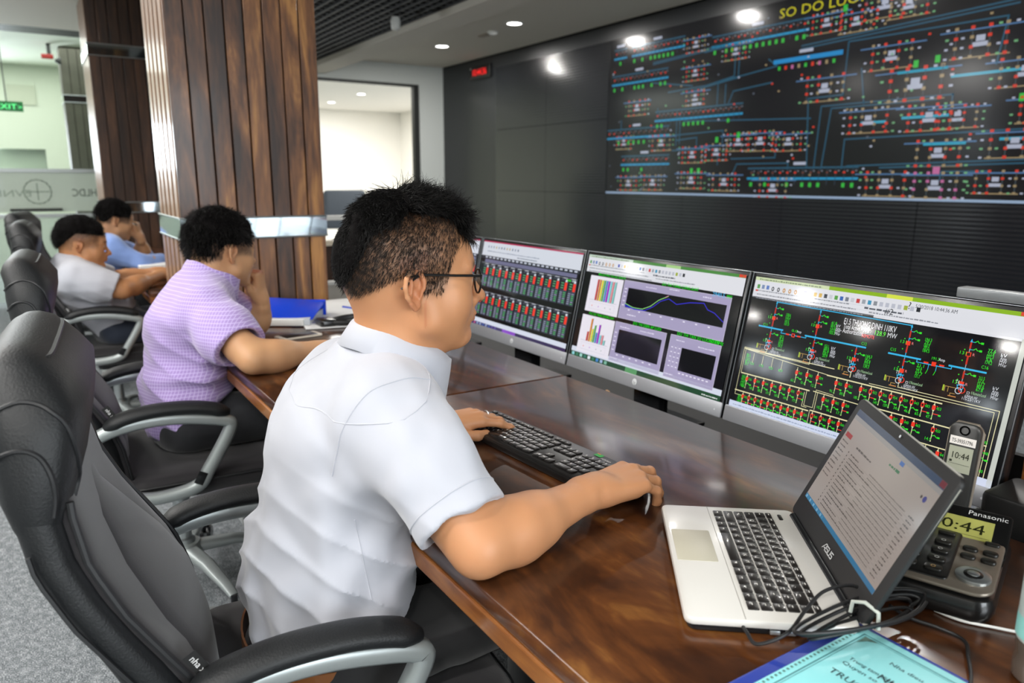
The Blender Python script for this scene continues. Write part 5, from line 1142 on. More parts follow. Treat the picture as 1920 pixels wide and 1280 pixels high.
def strands(name, H, roots, dirs, length, m, parent, origin, curl=.25, r0=.0006, seg=4, seed=1, lift=.5, droop=.5):
    """tapered hairs growing from roots (local head coords) along dirs"""
    g = np.random.default_rng(seed); n = len(roots); p = roots.copy(); nrm = roots-np.array([0, -.01, .03]); nrm /= np.linalg.norm(nrm, axis=1)[:, None]
    d = dirs+nrm*lift; d /= np.linalg.norm(d, axis=1)[:, None]; L = (length*np.ones(n)) if np.isscalar(length) else length
    pts = [p.copy()]; bend = g.normal(size=(n, 3))*curl
    for k in range(seg):
        d2 = d+(dirs-nrm*droop)*(.35*(k+.5)/seg)+bend*(k/seg); d2 /= np.linalg.norm(d2, axis=1)[:, None]; d = d2
        p = p+d*(L/seg)[:, None]
        q = (p-np.array([0, -.012, .042]))/np.array([.079, .099, .091]); rq = np.linalg.norm(q, axis=1); ins = rq < 1.0
        p[ins] = (q[ins]/rq[ins][:, None])*np.array([.079, .099, .091])+np.array([0, -.012, .042]); pts.append(p.copy())
    pts = np.array(pts); V = []; Q = []
    side = np.cross(pts[-1]-pts[0], nrm); side /= np.maximum(np.linalg.norm(side, axis=1), 1e-9)[:, None]; up2 = nrm
    for k in range(seg+1):
        r_ = r0*(1-.8*(k/seg)**1.5)
        for a in range(3): V.append(pts[k]+side*r_*math.cos(2*PI*a/3)+up2*r_*math.sin(2*PI*a/3))
    V = np.array(V); V = V.reshape(seg+1, 3, n, 3).transpose(2, 0, 1, 3).reshape(-1, 3); base = (np.arange(n)*(seg+1)*3)[:, None]; qs = []
    for k in range(seg):
        for a in range(3): b = (a+1) % 3; qs.append(base+np.array([[k*3+a, k*3+b, (k+1)*3+b, (k+1)*3+a]]))
    Q = np.concatenate(qs); Wd = (V*H.s) @ H.N.T+np.array(H.c)
    return np_mesh(name, Wd, Q, m, parent, origin, it=0)
def scalp_pts(n, ok, seed, off=0.0):
    g = np.random.default_rng(seed); out = []
    while sum(len(o) for o in out) < n:
        v = g.normal(size=(n*3, 3)); v /= np.linalg.norm(v, axis=1)[:, None]
        best = None
        for c, r_ in SKULL:
            c = np.array(c); r_ = np.array(r_)+off; p = v*r_+c; rad = np.linalg.norm(p-np.array([0, -.012, .042]), axis=1)
            if best is None: best, br = p, rad
        out.append(best[ok(best)])
    return np.concatenate(out)[:n]
def hair_cap(H, thick, inside, h, m, parent, origin, seed=0, rough=.0015, f=260, name='hair'):
    """solid hair mass: skull offset by thick(local) and limited to inside(local)<0"""
    lo = np.array(H.c)-.17*H.s; hi = np.array(H.c)+.19*H.s; F = Field(lo, hi, h)
    def fn(X, Y, Z):
        p = np.stack([X-H.c[0], Y-H.c[1], Z-H.c[2]], -1) @ H.N / H.s; x, y, z = p[..., 0], p[..., 1], p[..., 2]; d = None
        t = thick(x, y, z)
        for c, r_ in SKULL:
            q = (p-np.array(c)); k0 = np.sqrt(((q/np.array(r_))**2).sum(-1)); k1 = np.sqrt(((q/np.array(r_)**2)**2).sum(-1)); e = k0*(k0-1)/np.maximum(k1, 1e-6)
            d = e if d is None else np.minimum(d, e)
        gate = np.clip(-inside(x, y, z)/.022, 0, 1); d = d-t*(.12+.88*gate*(2-gate))+rough*gate*nz(x*1.0, y*1.0, z*.5, f, seed)
        return np.maximum(d, inside(x, y, z)+.5*rough*nz(x, y, z, f*1.3, seed+1))*H.s
    F.apply(fn, lo, hi, .001); V, Q = F.mesh(); return np_mesh(name, V, Q, m, parent, origin, it=2)
def collar(c, M, rx, ry, m, parent, origin, h=.034, flare=.014, open_=.22, name='collar'):
    """folded shirt collar: M's z is the neck axis, y points to the throat"""
    n = 48; rings = []; c = Vector(c)-Vector(origin)
    prof = [(.004, -.010), (.000, h*.9), (.002, h), (.006, h), (flare*.75, h*.55), (flare, -.014), (flare-.0025, -.015), (.0085, h*.45), (.0065, h*.75)]
    for k in range(n+1):
        a = PI/2+open_+(2*PI-2*open_)*k/n; ca, sa = math.cos(a), math.sin(a); fr = max(0, sa)**4; ring = []
        for dr, z in prof:
            ext = 1+fr*(.9 if z < h*.3 and dr > .006 else 0)
            ring.append(c+M @ Vector(((rx+dr*ext)*ca, (ry+dr*ext)*sa, z-(.020*fr if (z < h*.3 and dr > .006) else 0)+.002*math.sin(5*a))))
        rings.append(ring)
    return MB().loft(rings).build(name, m, parent, angle=75)

m_skin = attr_mat('skin', .48, sss=.12, bump=.10, bscale=500, spec=.4)
def cloth(name, col, rough=.8, check=None, bump=.12):
    m = mat(name, col, rough, bump=bump, bscale=900, bdist=.0006, sheen=.3)
    if check:
        nt = m.node_tree; b = nt.nodes['Principled BSDF']; tc = nt.nodes.new('ShaderNodeTexCoord'); sp_ = nt.nodes.new('ShaderNodeSeparateXYZ'); nt.links.new(tc.outputs['Object'], sp_.inputs[0]); prev = None
        ad = nt.nodes.new('ShaderNodeMath'); ad.operation = 'ADD'; nt.links.new(sp_.outputs[0], ad.inputs[0]); nt.links.new(sp_.outputs[1], ad.inputs[1])
        for src, per in ((sp_.outputs[2], .0095), (ad.outputs[0], .012)):
            a_ = nt.nodes.new('ShaderNodeMath'); a_.operation = 'DIVIDE'; a_.inputs[1].default_value = per; nt.links.new(src, a_.inputs[0])
            f_ = nt.nodes.new('ShaderNodeMath'); f_.operation = 'FRACT'; nt.links.new(a_.outputs[0], f_.inputs[0])
            l_ = nt.nodes.new('ShaderNodeMath'); l_.operation = 'LESS_THAN'; l_.inputs[1].default_value = .2; nt.links.new(f_.outputs[0], l_.inputs[0])
            if prev is not None:
                mxm = nt.nodes.new('ShaderNodeMath'); mxm.operation = 'MAXIMUM'; nt.links.new(prev, mxm.inputs[0]); nt.links.new(l_.outputs[0], mxm.inputs[1]); prev = mxm.outputs[0]
            else: prev = l_.outputs[0]
        mx = nt.nodes.new('ShaderNodeMix'); mx.data_type = 'RGBA'; mx.inputs['A'].default_value = (*hx(col), 1); mx.inputs['B'].default_value = (*hx(check), 1)
        nt.links.new(prev, mx.inputs['Factor']); nt.links.new(mx.outputs['Result'], b.inputs['Base Color'])
    return m
def lerp(a, b, t): return Vector(a)+(Vector(b)-Vector(a))*t
def arm(F, S, E, Wr, k=.02, s=1.0):
    F.cap(S, E, .050*s, .034*s, k=k); F.cap(lerp(S, E, .25), lerp(S, E, .7), .045*s, .040*s, k=k)
    F.cap(E, lerp(E, Wr, .40), .0345*s, .0385*s, k=.03); F.cap(lerp(E, Wr, .30), Wr, .039*s, .0245*s, k=.03)
    F.cap(lerp(S, E, .80), lerp(E, Wr, .22), .034*s, .034*s, k=.04)
def sleeve(F, S, E, t1, rs, rc, k=.03, hole=.006, w=None, ws=1.0, s=1.0):
    """short or long sleeve ending at fraction t1 of the upper arm"""
    End = lerp(S, E, t1); d = (Vector(E)-Vector(S)).normalized(); S2 = lerp(S, E, .05)
    F.cap(S2, lerp(S, E, max(.3, t1-.25)), rs, (rs+rc)/2, k=k); F.cap(lerp(S, E, max(.2, t1-.35)), End, (rs+rc)/2, rc, k=.02)
    e = np.array(End); dn = np.array(d)
    F.apply(lambda X, Y, Z: -((X-e[0])*dn[0]+(Y-e[1])*dn[1]+(Z-e[2])*dn[2]), e-rc*2.2, e+rc*2.2, .002, 'c_')
def seam(name, o, ctr, nrm, m, parent, O, r=.0011, n=64, a0=0, a1=360, maxd=.3, off=.0002):
    """thin stitched line where the plane (ctr, nrm) meets the cloth, found by rays from ctr"""
    from mathutils.bvhtree import BVHTree
    bv = o.get('_bv') if False else BVHTree.FromPolygons([v.co for v in o.data.vertices], [tuple(q.vertices) for q in o.data.polygons])
    c = Vector(ctr)-Vector(O); nr = Vector(nrm).normalized(); x = nr.orthogonal().normalized(); y = nr.cross(x); runs = [[]]
    for k in range(n+1):
        a = R(a0+(a1-a0)*k/n); d = x*math.cos(a)+y*math.sin(a); hit = bv.ray_cast(c+d*maxd, -d)
        if hit[0] is not None and (not runs[-1] or (hit[0]-runs[-1][-1]).length < .035): runs[-1].append(hit[0]+d*off)
        else: runs.append([hit[0]] if hit[0] is not None else [])
    run = max(runs, key=len)
    if len(run) > 5: return MB().tube(run, r, 6).build(name, m, parent)
def cutplane(F, p, d, rad):
    """remove everything within rad of p that lies beyond the plane (p, d)"""
    p = np.array(p); d = np.array(Vector(d).normalized())
    def fn(X, Y, Z):
        a = (X-p[0])*d[0]+(Y-p[1])*d[1]+(Z-p[2])*d[2]; r_ = np.sqrt((X-p[0]-a*d[0])**2+(Y-p[1]-a*d[1])**2+(Z-p[2]-a*d[2])**2)
        return np.maximum(-a, r_-rad)
    F.apply(fn, p-rad*1.6, p+rad*1.6, .002, 'c')
# ------------------------------------------------------------------ the near man in the white shirt
HAIR = mat('hair_black', '#0c0a09', .55, spec=.3); HCAP = mat('hair_mass', '#0a0808', .9, spec=.1, bump=.8, bscale=260, bdist=.002); HAIR2 = mat('hair_short', '#211a15', .6, spec=.3)
def man(name, label, O): return thing(name, label, 'person', O)
def build_near():
    O = (-1.12, .34, .49); p = man('person', 'man in a white short sleeved shirt and glasses typing at the nearest desk place', O)
    H = Head((-1.062, .488, 1.119), yaw=R(-7), pitch=R(3), sc_=1.0)
    SR, ER, WR = (-.975, .418, .950), (-.797, .462, .795), (-.860, .715, .798)
    SL, EL, WL = (-1.275, .460, .935), (-1.41, .50, .79), (-1.320, .670, .785)
    F = Field((-1.50, .20, .60), (-.70, .93, 1.30), .0026)
    build_head(F, H, fat=1.10, jaw=1.0)
    F.cap(H.P(0, -.022, -.02), (-1.082, .450, .985), .053, .057, k=.03); F.cap(H.P(0, .015, -.050), (-1.08, .47, .985), .046, .050, k=.03); F.cap(H.P(0, .03, -.08), H.P(0, -.01, -.10), .035, .045, k=.03)
    F.cap(SL, SR, .055, .055, k=.05); F.cap((-1.11, .39, .90), (-1.12, .37, .74), .095, .10, k=.06, w=(1, 0, 0), ws=1.35)
    arm(F, SR, ER, WR); arm(F, SL, EL, WL)
    hand(F, WR, (-.10, 1, -.02), (.10, .0, 1), (-1, 0, .1), [(18, 30, 20), (16, 36, 26), (22, 42, 30), (28, 46, 34)], s=1.06)
    hand(F, WL, (.22, 1, .06), (.15, 0, 1), (1, 0, -.25), [(12, 18, 10), (22, 24, 14), (24, 26, 16), (22, 24, 16)], s=.98, spread=.09, thumbpose=[(.012, .024, -.008), (.040, .044, -.014), (.068, .052, -.016), (.090, .046, -.018)])
    V, Q = F.mesh(); hv = V[(V[:, 2] > .99)]
    def fade(L):
        x, y, z = L.T
        low = np.where(y > .0, -.006+.5*np.maximum(0, y-.038), np.where(y > -.035, .020+.15*(y+.035), .020+.6*(y+.035)))
        low = np.maximum(low, -.028+np.where(y < -.07, 0, 0)); front = .050-.30*np.maximum(0, .05-z)+.6*np.clip(z-.05, 0, .04)
        m = 1/(1+np.exp(-(z-low)/.003))*1/(1+np.exp((y-front)/.0025))
        ear = (np.abs(x) > .0805) & (y < .005) & (y > -.04) & (z < .024); m = m*(1-ear)
        dens = np.clip(.62+.33*np.clip((z-.03)/.08, 0, 1)+.5*np.clip((-.05-y)/.03, 0, 1), 0, .97); return m, dens
    np_mesh('body', V, Q, m_skin, p, O, head_colors(H, '#c18a62', '#b56c4b', hair='#15100c', fade=fade, lips='#b0705a'), it=1)
    # hair: long on top, cropped sides
    def zl(y): return np.where(y > .02, .112-.22*(y-.02), np.where(y > -.02, .112, np.where(y > -.075, .112+.62*(y+.02), .078+2.8*(y+.075))))
    def inside(x, y, z):
        side = zl(y)-z; nape = -.012-z; fr = y-.094-.1*(z-.1)
        return np.maximum(np.maximum(side*.8, nape), fr)
    def thick(x, y, z): return .006+.015*np.clip((z-.06)/.06, 0, 1)*np.clip((y+.10)/.09, .1, 1)
    hair_cap(H, thick, inside, .0030, HCAP, p, O, 5, .0042, 120)
    g = np.random.default_rng(4); ok = lambda q: (q[:, 2] > zl(q[:, 1])+.002) & (q[:, 1] < .082) & (q[:, 2] > -.005)
    r_ = np.concatenate([scalp_pts(3500, lambda q: ok(q) & (q[:, 1] < -.07), 3, .004), scalp_pts(4500, lambda q: ok(q) & (q[:, 1] < -.03) & (q[:, 1] > -.08), 23, .011), scalp_pts(3500, lambda q: ok(q) & (q[:, 1] >= -.04), 13, .010), scalp_pts(4500, lambda q: ok(q) & (q[:, 2] > .095) & (q[:, 1] > -.06), 33, .016)]); y = r_[:, 1]; x = r_[:, 0]
    fl = np.stack([.9*np.sign(x+.01)*np.clip(np.abs(x)/.05, .1, 1)+.2, np.where(y > -.02, .55, -.85), np.where(y > -.02, .10, -.55)], 1)+g.normal(size=r_.shape)*.24
    fl[:, 2] -= 1.0*np.clip((.115-r_[:, 2])/.05, 0, 1)
    L = np.where(y > .03, .040, np.where(r_[:, 2] > .10, np.where(y > -.04, .036, .020), .011))*g.uniform(.6, 1.15, len(y))
    strands('hair_strands', H, r_, fl/np.linalg.norm(fl, axis=1)[:, None], L, HAIR, p, O, curl=.40, r0=.0007, seg=5, lift=.28, droop=.8)
    okq = lambda q: (q[:, 1] > .062) & (q[:, 2] > .085)   # quiff falling over the forehead
    r2 = scalp_pts(900, okq, 8, .012); f2 = np.stack([.75*np.ones(900), .35*np.ones(900), -.75*np.ones(900)], 1)+g.normal(size=(900, 3))*.22
    strands('fringe', H, r2, f2/np.linalg.norm(f2, axis=1)[:, None], g.uniform(.022, .040, 900), HAIR, p, O, curl=.35, r0=.0008, seg=5, lift=.55, droop=1.2, seed=6)
    def oks(q):
        m, t = fade(q); return (m > .6) & (q[:, 2] < zl(q[:, 1])+.012) & (g.random(len(q)) < t+.25)
    NS = 15000; Lv = H.loc(hv); Lv = Lv[(fade(Lv)[0] > .55) & (Lv[:, 2] < zl(Lv[:, 1])+.012) & (np.abs(Lv[:, 0]) > .02)]; r3 = Lv[g.integers(0, len(Lv), NS)]+g.normal(size=(NS, 3))*.0012; f3 = np.stack([np.zeros(NS), -.35*np.ones(NS), -1.0*np.ones(NS)], 1)+g.normal(size=(NS, 3))*.16
    strands('cropped_sides', H, r3, f3/np.linalg.norm(f3, axis=1)[:, None], g.uniform(.004, .009, NS), HAIR2, p, O, curl=.1, r0=.00033, seg=2, lift=.35, droop=0)
    # shirt
    F = Field((-1.47, .14, .50), (-.70, .72, 1.10), .0038)
    X1 = (1, 0, 0)
    F.cap((-1.125, .352, .585), (-1.125, .362, .66), .122, .125, k=.04, w=X1, ws=1.26); F.cap((-1.125, .360, .66), (-1.11, .402, .85), .127, .128, k=.05, w=X1, ws=1.25)
    F.cap((-1.255, .435, .905), (-.99, .415, .918), .076, .076, k=.07); F.cap((-1.115, .400, .90), (-1.09, .425, .960), .082, .064, k=.07, w=X1, ws=1.2)
    F.cap((-1.01, .425, .93), (-1.085, .435, .975), .055, .052, k=.05); F.cap((-1.22, .44, .915), (-1.10, .44, .972), .052, .050, k=.05)
    F.cap((-1.12, .340, .575), (-1.12, .352, .62), .112, .122, k=.03, w=X1, ws=1.4)
    for S_, E_, sg in ((SR, ER, 1), (SL, EL, -1)):
        S_ = Vector(S_); E_ = Vector(E_); d = (E_-S_).normalized(); C_ = lerp(S_, E_, .84)
        F.cap(S_+Vector((-.01*sg, 0, -.004)), lerp(S_, E_, .45), .068, .066, k=.045); F.cap(lerp(S_, E_, .35), E_, .066, .063, k=.03, w=(0, 1, 0), ws=1.10); cutplane(F, C_, d, .13)
        F.cap(lerp(S_, E_, .45), E_+d*.05, .044, .054, k=.004, op='c', w=(0, 1, 0), ws=1.10)
    F.cap((-1.083, .452, .978), (-1.07, .49, 1.09), .057, .062, k=.01, op='c')
    def wr(X, Y, Z):
        t = np.clip((.92-Z)/.25, 0, 1); low = np.exp(-((Z-.60)/.07)**2)
        ph = 46*(Z+.55*Y+.25*np.abs(X+1.12))+2.2*nz(X, Y, Z, 9, 2); a = (np.abs(np.sin(ph))**.6-.6)*.0105*t*np.exp(-((Z-.74)/.16)**2)
        b = .0052*nz(X, Y*1.3, Z*2.0, 34, 5)*(.4+t)+.0075*low*np.sin(70*(X*.7+Y)+2*nz(X, Y, Z, 14, 7)); sl = np.exp(-(((X+.87)/.07)**2+((Y-.46)/.09)**2+((Z-.87)/.08)**2))*.0055*np.sin(60*(Y*.9-Z*.5)+2*nz(X, Y, Z, 12, 1))
        return a+b+sl+.0020*nz(X, Y, Z, 75, 11)
    F.everywhere(wr); F.everywhere(lambda X, Y, Z: (.552+.05*np.clip((Y-.33)/.1, 0, 1.2)+.006*np.sin(30*X)+0*X)-Z, 'i'); V, Q = F.mesh()
    m_sh = cloth('white_cotton', '#b4b6bf', .85); so = np_mesh('shirt', V, Q, m_sh, p, O, it=2)
    Sv, Ev = Vector(SR), Vector(ER); d = (Ev-Sv).normalized()
    seam('sleeve_hem', so, lerp(Sv, Ev, .84)-d*.030, d, m_sh, p, O, maxd=.10); seam('sleeve_hem', so, lerp(Sv, Ev, .84)-d*.002, d, m_sh, p, O, r=.0016, maxd=.10)
    seam('shoulder_seam', so, Sv+Vector((.012, 0, -.008)), Vector((.6, 0, 0))+d*.5, m_sh, p, O, maxd=.16); seam('yoke_seam', so, (-1.11, .41, .992), (.12, -.35, 1), m_sh, p, O, a0=0, a1=360, maxd=.25)
    seam('side_seam', so, (-1.0, .37, .72), (.25, 1, .15), m_sh, p, O, maxd=.22, a0=-90, a1=90)
    Mc = Matrix.Rotation(R(2), 3, 'Z') @ Matrix.Rotation(R(-31), 3, 'X')
    collar((-1.078, .470, .997), Mc, .064, .080, m_sh, p, O, h=.042, flare=.017)
    for S_, E_, sg in ((SR, ER, 1),):   # stitched cuff hem and shoulder seam
        S_ = Vector(S_); E_ = Vector(E_); d = (E_-S_).normalized(); u_ = d.cross(Vector((0, 1, 0))).normalized(); v_ = d.cross(u_)
        pass
    # belt, trousers, shoes
    F = Field((-1.36, .16, .36), (-.88, .98, .66), .0055)
    F.cap((-1.12, .345, .545), (-1.12, .375, .60), .106, .100, k=.05, w=X1, ws=1.32)
    for sx in (-1, 1):
        hx0 = -1.12+sx*.085; F.cap((hx0, .355, .545), (hx0+sx*.05, .80, .570), .092, .070, k=.04)
        F.cap((hx0+sx*.05, .80, .565), (hx0+sx*.06, .86, .36), .068, .055, k=.04)
    F.everywhere(lambda X, Y, Z: .004*nz(X, Y, Z, 30, 4)+.0015*nz(X, Y, Z, 80, 5)); F.everywhere(lambda X, Y, Z: .497-Z+0*X+0*Y, 'i'); F.everywhere(lambda X, Y, Z: Z-.625+.05*np.clip((Y-.3)/.1, 0, 1)+0*X, 'i')
    V, Q = F.mesh(); m_tr = cloth('black_trouser', '#121214', .8); np_mesh('trousers', V, Q, m_tr, p, O, it=2)
    lg = MB()
    for sx in (-1, 1):
        x_ = -1.12+sx*.145; lg2 = MB().tube([(x_-O[0], .85-O[1], .52-O[2]), (x_-O[0], .87-O[1], .3-O[2]), (x_-O[0], .86-O[1], .09-O[2])], [.062, .055, .048], 16).build('trouser_leg', m_tr, p)
        sh_ = MB().loft([[Vector((x_-O[0]+a*math.cos(2*PI*k/16), yy-O[1]+0*k, zz-O[2]+b*math.sin(2*PI*k/16))) for k in range(16)] for yy, zz, a, b in ((.80, .05, .03, .045), (.84, .055, .04, .05), (.90, .05, .042, .045), (.97, .035, .045, .033), (1.03, .028, .035, .026), (1.05, .025, .015, .015))]).build('shoe', m_bez, p)
    bl = []
    for k in range(40):
        a = 2*PI*k/40; bl.append((-1.12+.158*math.cos(a)-O[0], .335+.118*math.sin(a)-O[1], .545+.035*max(-1, math.sin(a))-O[2]))
    MB().bar([Vector(q) for q in bl], .003, .036, closed=True, side=(0, 0, 1)).build('belt_lining', m_bez, p) if False else None
    rings = []
    for dz, dr in ((-.018, 0), (.018, 0), (.018, .0035), (-.018, .0035)):
        rings.append([Vector((-1.12+(.162+dr)*math.cos(2*PI*k/48)-O[0], .335+(.118+dr)*math.sin(2*PI*k/48)-O[1], .550+.014*math.sin(2*PI*k/48)+dz-O[2])) for k in range(48)])
    MB().loft([rings[0], rings[1], rings[2], rings[3]], closed=True, cap=False).build('belt', mat('belt_tan', '#7b4a22', .45, coat=.3), p)
    # glasses
    gl = MB(); m_gl = mat('glasses_black', '#101010', .3)
    fr0 = []; N_ = 28
    P_ = lambda x, y, z: H.P(x, y, z)-Vector(O)
    for sx in (-1, 1):
        fr0 = [P_(sx*(.034+.0245*math.cos(2*PI*k/N_)), .112-.012*abs(.034+.0245*math.cos(2*PI*k/N_))/.058, .012+.0205*math.sin(2*PI*k/N_)*(1 if math.sin(2*PI*k/N_) < 0 else .85)) for k in range(N_)]
        gl.tube(fr0, .0016, 8, closed=True)
        gl.tube([P_(sx*.058, .100, .022), P_(sx*.0715, .094, .023), P_(sx*.077, .05, .0235), P_(sx*.0795, .0, .025), P_(sx*.081, -.012, .022), P_(sx*.082, -.028, .010), P_(sx*.081, -.036, .004)], [.0022, .0022, .002, .0018, .0018, .0016, .0014], 8)
        MB().add([tuple(q) for q in fr0], [tuple(range(N_))]).build('glasses_lens', glassmat('lens_glass', '#b9b59a', .05, .25), p, smooth=False)
    gl.tube([P_(-.010, .113, .014), P_(0, .117, .017), P_(.010, .113, .014)], .0016, 8); gl.build('glasses_frame', m_gl, p)
    kn = Vector(WL)+Vector((.014, .106, .003)); MB().tube([kn-Vector(O)+Vector((.0105*math.cos(a), .0012*math.cos(a)*0, .0105*math.sin(a))) for a in [2*PI*k/20 for k in range(20)]], .0013, 6, closed=True).build('ring', m_silver, p)
    return p
near = build_near()

# ------------------------------------------------------------------ the three men farther along
def simple_man(label, O, H, N0, shoulders, R_arm, L_arm, torso, shirt, skin, skin2, hairfn, res, hands, sleeves, collar_, pants, fat=1.0, wr_amp=1.0, lo=None, hi=None, hem=.50, neckr=.056, seated=.495):
    p = man('person', label, O); SLf, SRt = shoulders; sl = sleeves
    F = Field(lo, hi, res)
    build_head(F, H, fat=fat); F.cap(H.P(0, -.028, -.030), N0, neckr, neckr+.004, k=.03); F.cap(H.P(0, .015, -.055), lerp(N0, H.P(0, .03, -.1), .3), .042, .048, k=.03)
    F.cap(SLf, SRt, .05, .05, k=.05); F.cap(torso[2][0], torso[0][0], .08, .09, k=.06, w=(1, 0, 0), ws=1.3)
    for (E_, W_), S_, hd_ in ((R_arm, SRt, hands[0]), (L_arm, SLf, hands[1])): arm(F, S_, E_, W_); hand(F, W_, *hd_)
    V, Q = F.mesh(); np_mesh('body', V, Q, m_skin, p, O, head_colors(H, skin, skin2, hair='#120f0e', fade=hairfn[0]), it=1)
    hair_cap(H, hairfn[1], hairfn[2], max(.0032, res*.85), HCAP, p, O, hairfn[3], .0032, 150)
    g = np.random.default_rng(hairfn[3]); n = hairfn[4]
    if n:
        ok = lambda q: hairfn[2](q[:, 0], q[:, 1], q[:, 2]) < -.004
        r_ = scalp_pts(n, ok, hairfn[3], .009); fl = np.stack([.5*np.sign(r_[:, 0]), np.where(r_[:, 1] > 0, .5, -.4), np.where(r_[:, 2] > .09, .15, -.9)], 1)+g.normal(size=r_.shape)*.35
        strands('hair_strands', H, r_, fl/np.linalg.norm(fl, axis=1)[:, None], g.uniform(.014, .026, n), HAIR, p, O, curl=.3, r0=.0009, seg=3, lift=.55, droop=.5)
    F = Field(np.array(lo)+(0, 0, -.02), hi, max(.0045, res)); X1 = (1, 0, 0)
    for (c0, r0, w0), (c1, r1, w1) in zip(torso[:-1], torso[1:]): F.cap(c0, c1, r0, r1, k=.05, w=X1, ws=w0)
    SLv, SRv = Vector(SLf), Vector(SRt); F.cap(SLv+Vector((.02, 0, -.02)), SRv+Vector((-.02, 0, -.02)), .074, .074, k=.06)
    F.cap(lerp(N0, SRt, .55), N0, .052, .054, k=.06); F.cap(lerp(N0, SLf, .55), N0, .052, .054, k=.06)
    for S_, (E_, W_), t1 in ((SRv, R_arm, sl[0]), (SLv, L_arm, sl[1])):
        E_ = Vector(E_); W_ = Vector(W_)
        if t1 <= 1:
            F.cap(S_, lerp(S_, E_, .5), .070, .071, k=.045); F.cap(lerp(S_, E_, .4), E_, .070, .068, k=.03, w=(0, 1, 0), ws=1.22); d = (E_-S_).normalized(); C_ = lerp(S_, E_, t1); cutplane(F, C_, d, .12); F.cap(lerp(S_, E_, .5), E_+d*.05, .052, .060, k=.004, op='c')
        else:
            F.cap(S_, E_, .064, .054, k=.045); C_ = lerp(E_, W_, t1-1); d = (W_-E_).normalized(); F.cap(E_, lerp(E_, W_, t1-1+.1), .054, .040, k=.03); cutplane(F, C_, d, .07)
    F.cap(N0, H.P(0, -.02, -.07), neckr+.004, neckr+.006, k=.01, op='c')
    zt = SRv.z
    def wr(X, Y, Z):
        t = np.clip((zt-Z)/.2, 0, 1); ph = 40*(Z+.5*Y+.3*X)+2.4*nz(X, Y, Z, 10, 2)
        return wr_amp*((np.abs(np.sin(ph))**.6-.6)*.0100*t+.0055*nz(X, Y*1.3, Z*2, 30, 6)*(.4+t)+.0012*nz(X, Y, Z, 80, 3))
    F.everywhere(wr); F.everywhere(lambda X, Y, Z: hem-Z+.006*np.sin(25*X)+0*Y, 'i'); V, Q = F.mesh(); np_mesh('shirt', V, Q, shirt, p, O, it=2)
    collar(*collar_, shirt, p, O, h=.032, flare=.012)
    F = Field((lo[0], lo[1], seated-.14), (hi[0], hi[1]+.15, seated+.17), .007); c0 = Vector(torso[0][0]); pm = pants
    F.cap((c0.x, c0.y, seated+.055), (c0.x, c0.y+.03, seated+.10), .105, .10, k=.05, w=X1, ws=1.3)
    for sx in (-1, 1): F.cap((c0.x+sx*.085, c0.y+.01, seated+.055), (c0.x+sx*.12, c0.y+.45, seated+.075), .09, .068, k=.04); F.cap((c0.x+sx*.12, c0.y+.45, seated+.07), (c0.x+sx*.12, c0.y+.50, seated-.16), .066, .055, k=.04)
    F.everywhere(lambda X, Y, Z: .004*nz(X, Y, Z, 30, 4)); F.everywhere(lambda X, Y, Z: np.where(Y < c0.y+.33, seated+.002-Z, -1)+0*X, 'i'); V, Q = F.mesh(); np_mesh('trousers', V, Q, pm, p, O, it=2)
    for sx in (-1, 1):
        x_ = c0.x+sx*.12-O[0]; y_ = c0.y+.50-O[1]; MB().tube([(x_, y_-.005, seated-.10-O[2]), (x_, y_, .09-O[2])], [.057, .046], 14).build('trouser_leg', pm, p)
        MB().loft([[Vector((x_+a*math.cos(2*PI*k/14), y_+yy, zz-O[2]+b*math.sin(2*PI*k/14))) for k in range(14)] for yy, zz, a, b in ((-.06, .05, .03, .045), (0, .055, .042, .05), (.08, .045, .044, .04), (.15, .03, .036, .028), (.18, .025, .014, .014))]).build('shoe', m_bez, p)
    return p
def sig(t): return 1/(1+np.exp(-t))
def short_fade(L):
    x, y, z = L.T; low = np.where(y > .0, .0, np.where(y > -.04, .024, -.022)); m = sig((z-low)/.003)*sig((.070-y)/.003)*(1-((np.abs(x) > .0805) & (y < .005) & (y > -.045) & (z < .026))); return m, .82+0*x
def low_line(y): return np.where(y > .015, .034, np.where(y > -.035, .028, .028+1.5*(y+.035)))
def ins_full(x, y, z): return np.maximum(np.maximum(low_line(y)-z, -.030-z), y-.082-.12*(z-.10)+.35*np.maximum(0, .075-z))
TH = lambda a, b: (lambda x, y, z: a+b*np.clip((z-.03)/.07, 0, 1))
lav = cloth('lavender_check', '#a48cc8', .85, check='#c6b6e0')
O2 = (-2.40, .33, .495); H2 = Head((-2.49, .500, 1.050), yaw=R(24), pitch=R(8), sc_=1.0)
simple_man('man in a purple checked short sleeved shirt resting his chin on his fist', O2, H2, (-2.44, .432, .950), ((-2.585, .43, .915), (-2.265, .405, .905)),
    ((-2.055, .475, .795), (-2.13, .70, .785)), ((-2.62, .62, .785), (-2.565, .635, .885)),
    [((-2.39, .335, .58), .118, 1.3), ((-2.39, .345, .66), .118, 1.3), ((-2.41, .385, .84), .122, 1.22), ((-2.43, .405, .90), .095, 1.2)], lav, '#c99a72', '#bb7a55',
    (short_fade, TH(.004, .012), ins_full, 21, 5000), .0042,
    (((-.35, 1, -.02), (0, 0, 1), (-1, 0, 0), [(10, 15, 10)]*4), ((.05, -.05, .55), (.5, .8, -.1), (.3, -.5, .3), [(70, 80, 45), (72, 82, 45), (74, 84, 45), (76, 84, 45)])),
    (.76, .74), ((-2.455, .456, .975), Matrix.Rotation(R(8), 3, 'Z') @ Matrix.Rotation(R(-26), 3, 'X'), .066, .078), cloth('navy_trouser', '#16181d', .8), lo=(-2.82, .12, .47), hi=(-1.92, .86, 1.25), hem=.515)
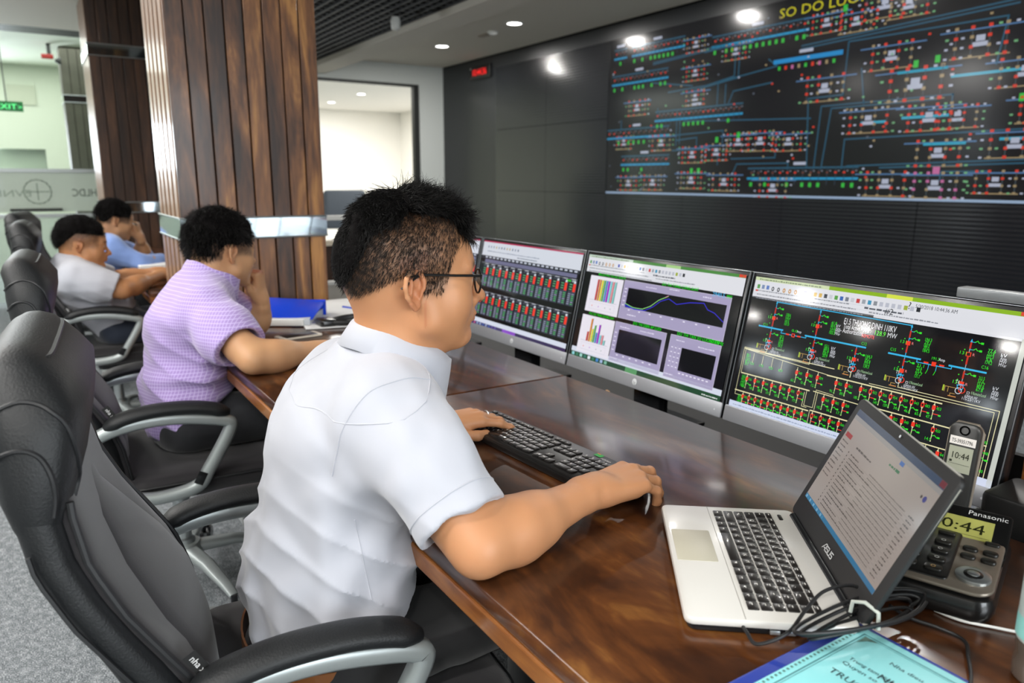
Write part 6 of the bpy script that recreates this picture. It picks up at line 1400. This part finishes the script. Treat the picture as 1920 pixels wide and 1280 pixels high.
O3 = (-4.13, .20, .495); H3 = Head((-4.125, .196, .962), yaw=R(0), pitch=R(10), sc_=.99)
def side_fade(L):
    x, y, z = L.T; low = np.where(y > .0, .0, np.where(y > -.04, .024, -.022)); m = sig((z-low)/.003)*sig((.068-y)/.003)*(1-((np.abs(x) > .0805) & (y < .005) & (y > -.045) & (z < .026))); return m, np.clip(.45+.5*(z/.08), 0, .9)
def ins_top(x, y, z): return np.maximum(np.maximum(np.where(y > -.03, .066, .066+1.3*(y+.03))-z, -.02-z), y-.09)
simple_man('man in a plain white shirt leaning back in the chair beyond the man in purple', O3, H3, (-4.13, .140, .868), ((-4.29, .15, .835), (-3.965, .15, .830)),
    ((-3.93, .335, .765), (-4.18, .545, .800)), ((-4.34, .34, .765), (-4.31, .56, .800)),
    [((-4.13, .305, .575), .115, 1.25), ((-4.13, .27, .66), .118, 1.25), ((-4.13, .18, .78), .118, 1.22), ((-4.13, .14, .83), .09, 1.2)], cloth('white_cotton', '#bfc1c9'), '#c08a60', '#b06c4a',
    (side_fade, TH(.006, .016), ins_top, 31, 4500), .0055,
    (((-.15, 1, -.05), (0, 0, 1), (-1, 0, 0), [(15, 20, 15)]*4), ((.1, 1, -.05), (0, 0, 1), (1, 0, 0), [(15, 20, 15)]*4)),
    (.86, .86), ((-4.13, .160, .885), Matrix.Rotation(R(-14), 3, 'X'), .060, .068), cloth('jeans', '#1d2636', .8), lo=(-4.55, -.05, .46), hi=(-3.80, .78, 1.16), hem=.52)
O4 = (-5.26, .33, .495); H4 = Head((-5.215, .438, 1.022), yaw=R(14), pitch=R(16), sc_=.97)
simple_man('man in a light blue long sleeved shirt with a hand on his mouth, farthest away', O4, H4, (-5.24, .375, .92), ((-5.40, .40, .88), (-5.07, .395, .875)),
    ((-5.02, .54, .775), (-5.16, .735, .785)), ((-5.36, .60, .785), (-5.25, .575, .925)),
    [((-5.24, .33, .58), .115, 1.25), ((-5.24, .335, .66), .118, 1.25), ((-5.24, .37, .80), .118, 1.22), ((-5.24, .385, .86), .09, 1.2)], cloth('blue_cotton', '#7f9bd6'), '#c4946c', '#b3744f',
    (short_fade, TH(.006, .012), ins_full, 41, 2500), .0055,
    (((-.5, 1, -.05), (0, 0, 1), (-1, 0, 0), [(15, 20, 15)]*4), ((.1, -.15, .6), (.55, .8, 0), (.3, -.5, .3), [(60, 70, 40)]*4)),
    (1.72, 1.45), ((-5.24, .385, .925), Matrix.Rotation(R(-24), 3, 'X'), .062, .070), cloth('dark_trouser', '#15161a', .8), lo=(-5.62, .12, .46), hi=(-4.88, .92, 1.20), hem=.52)
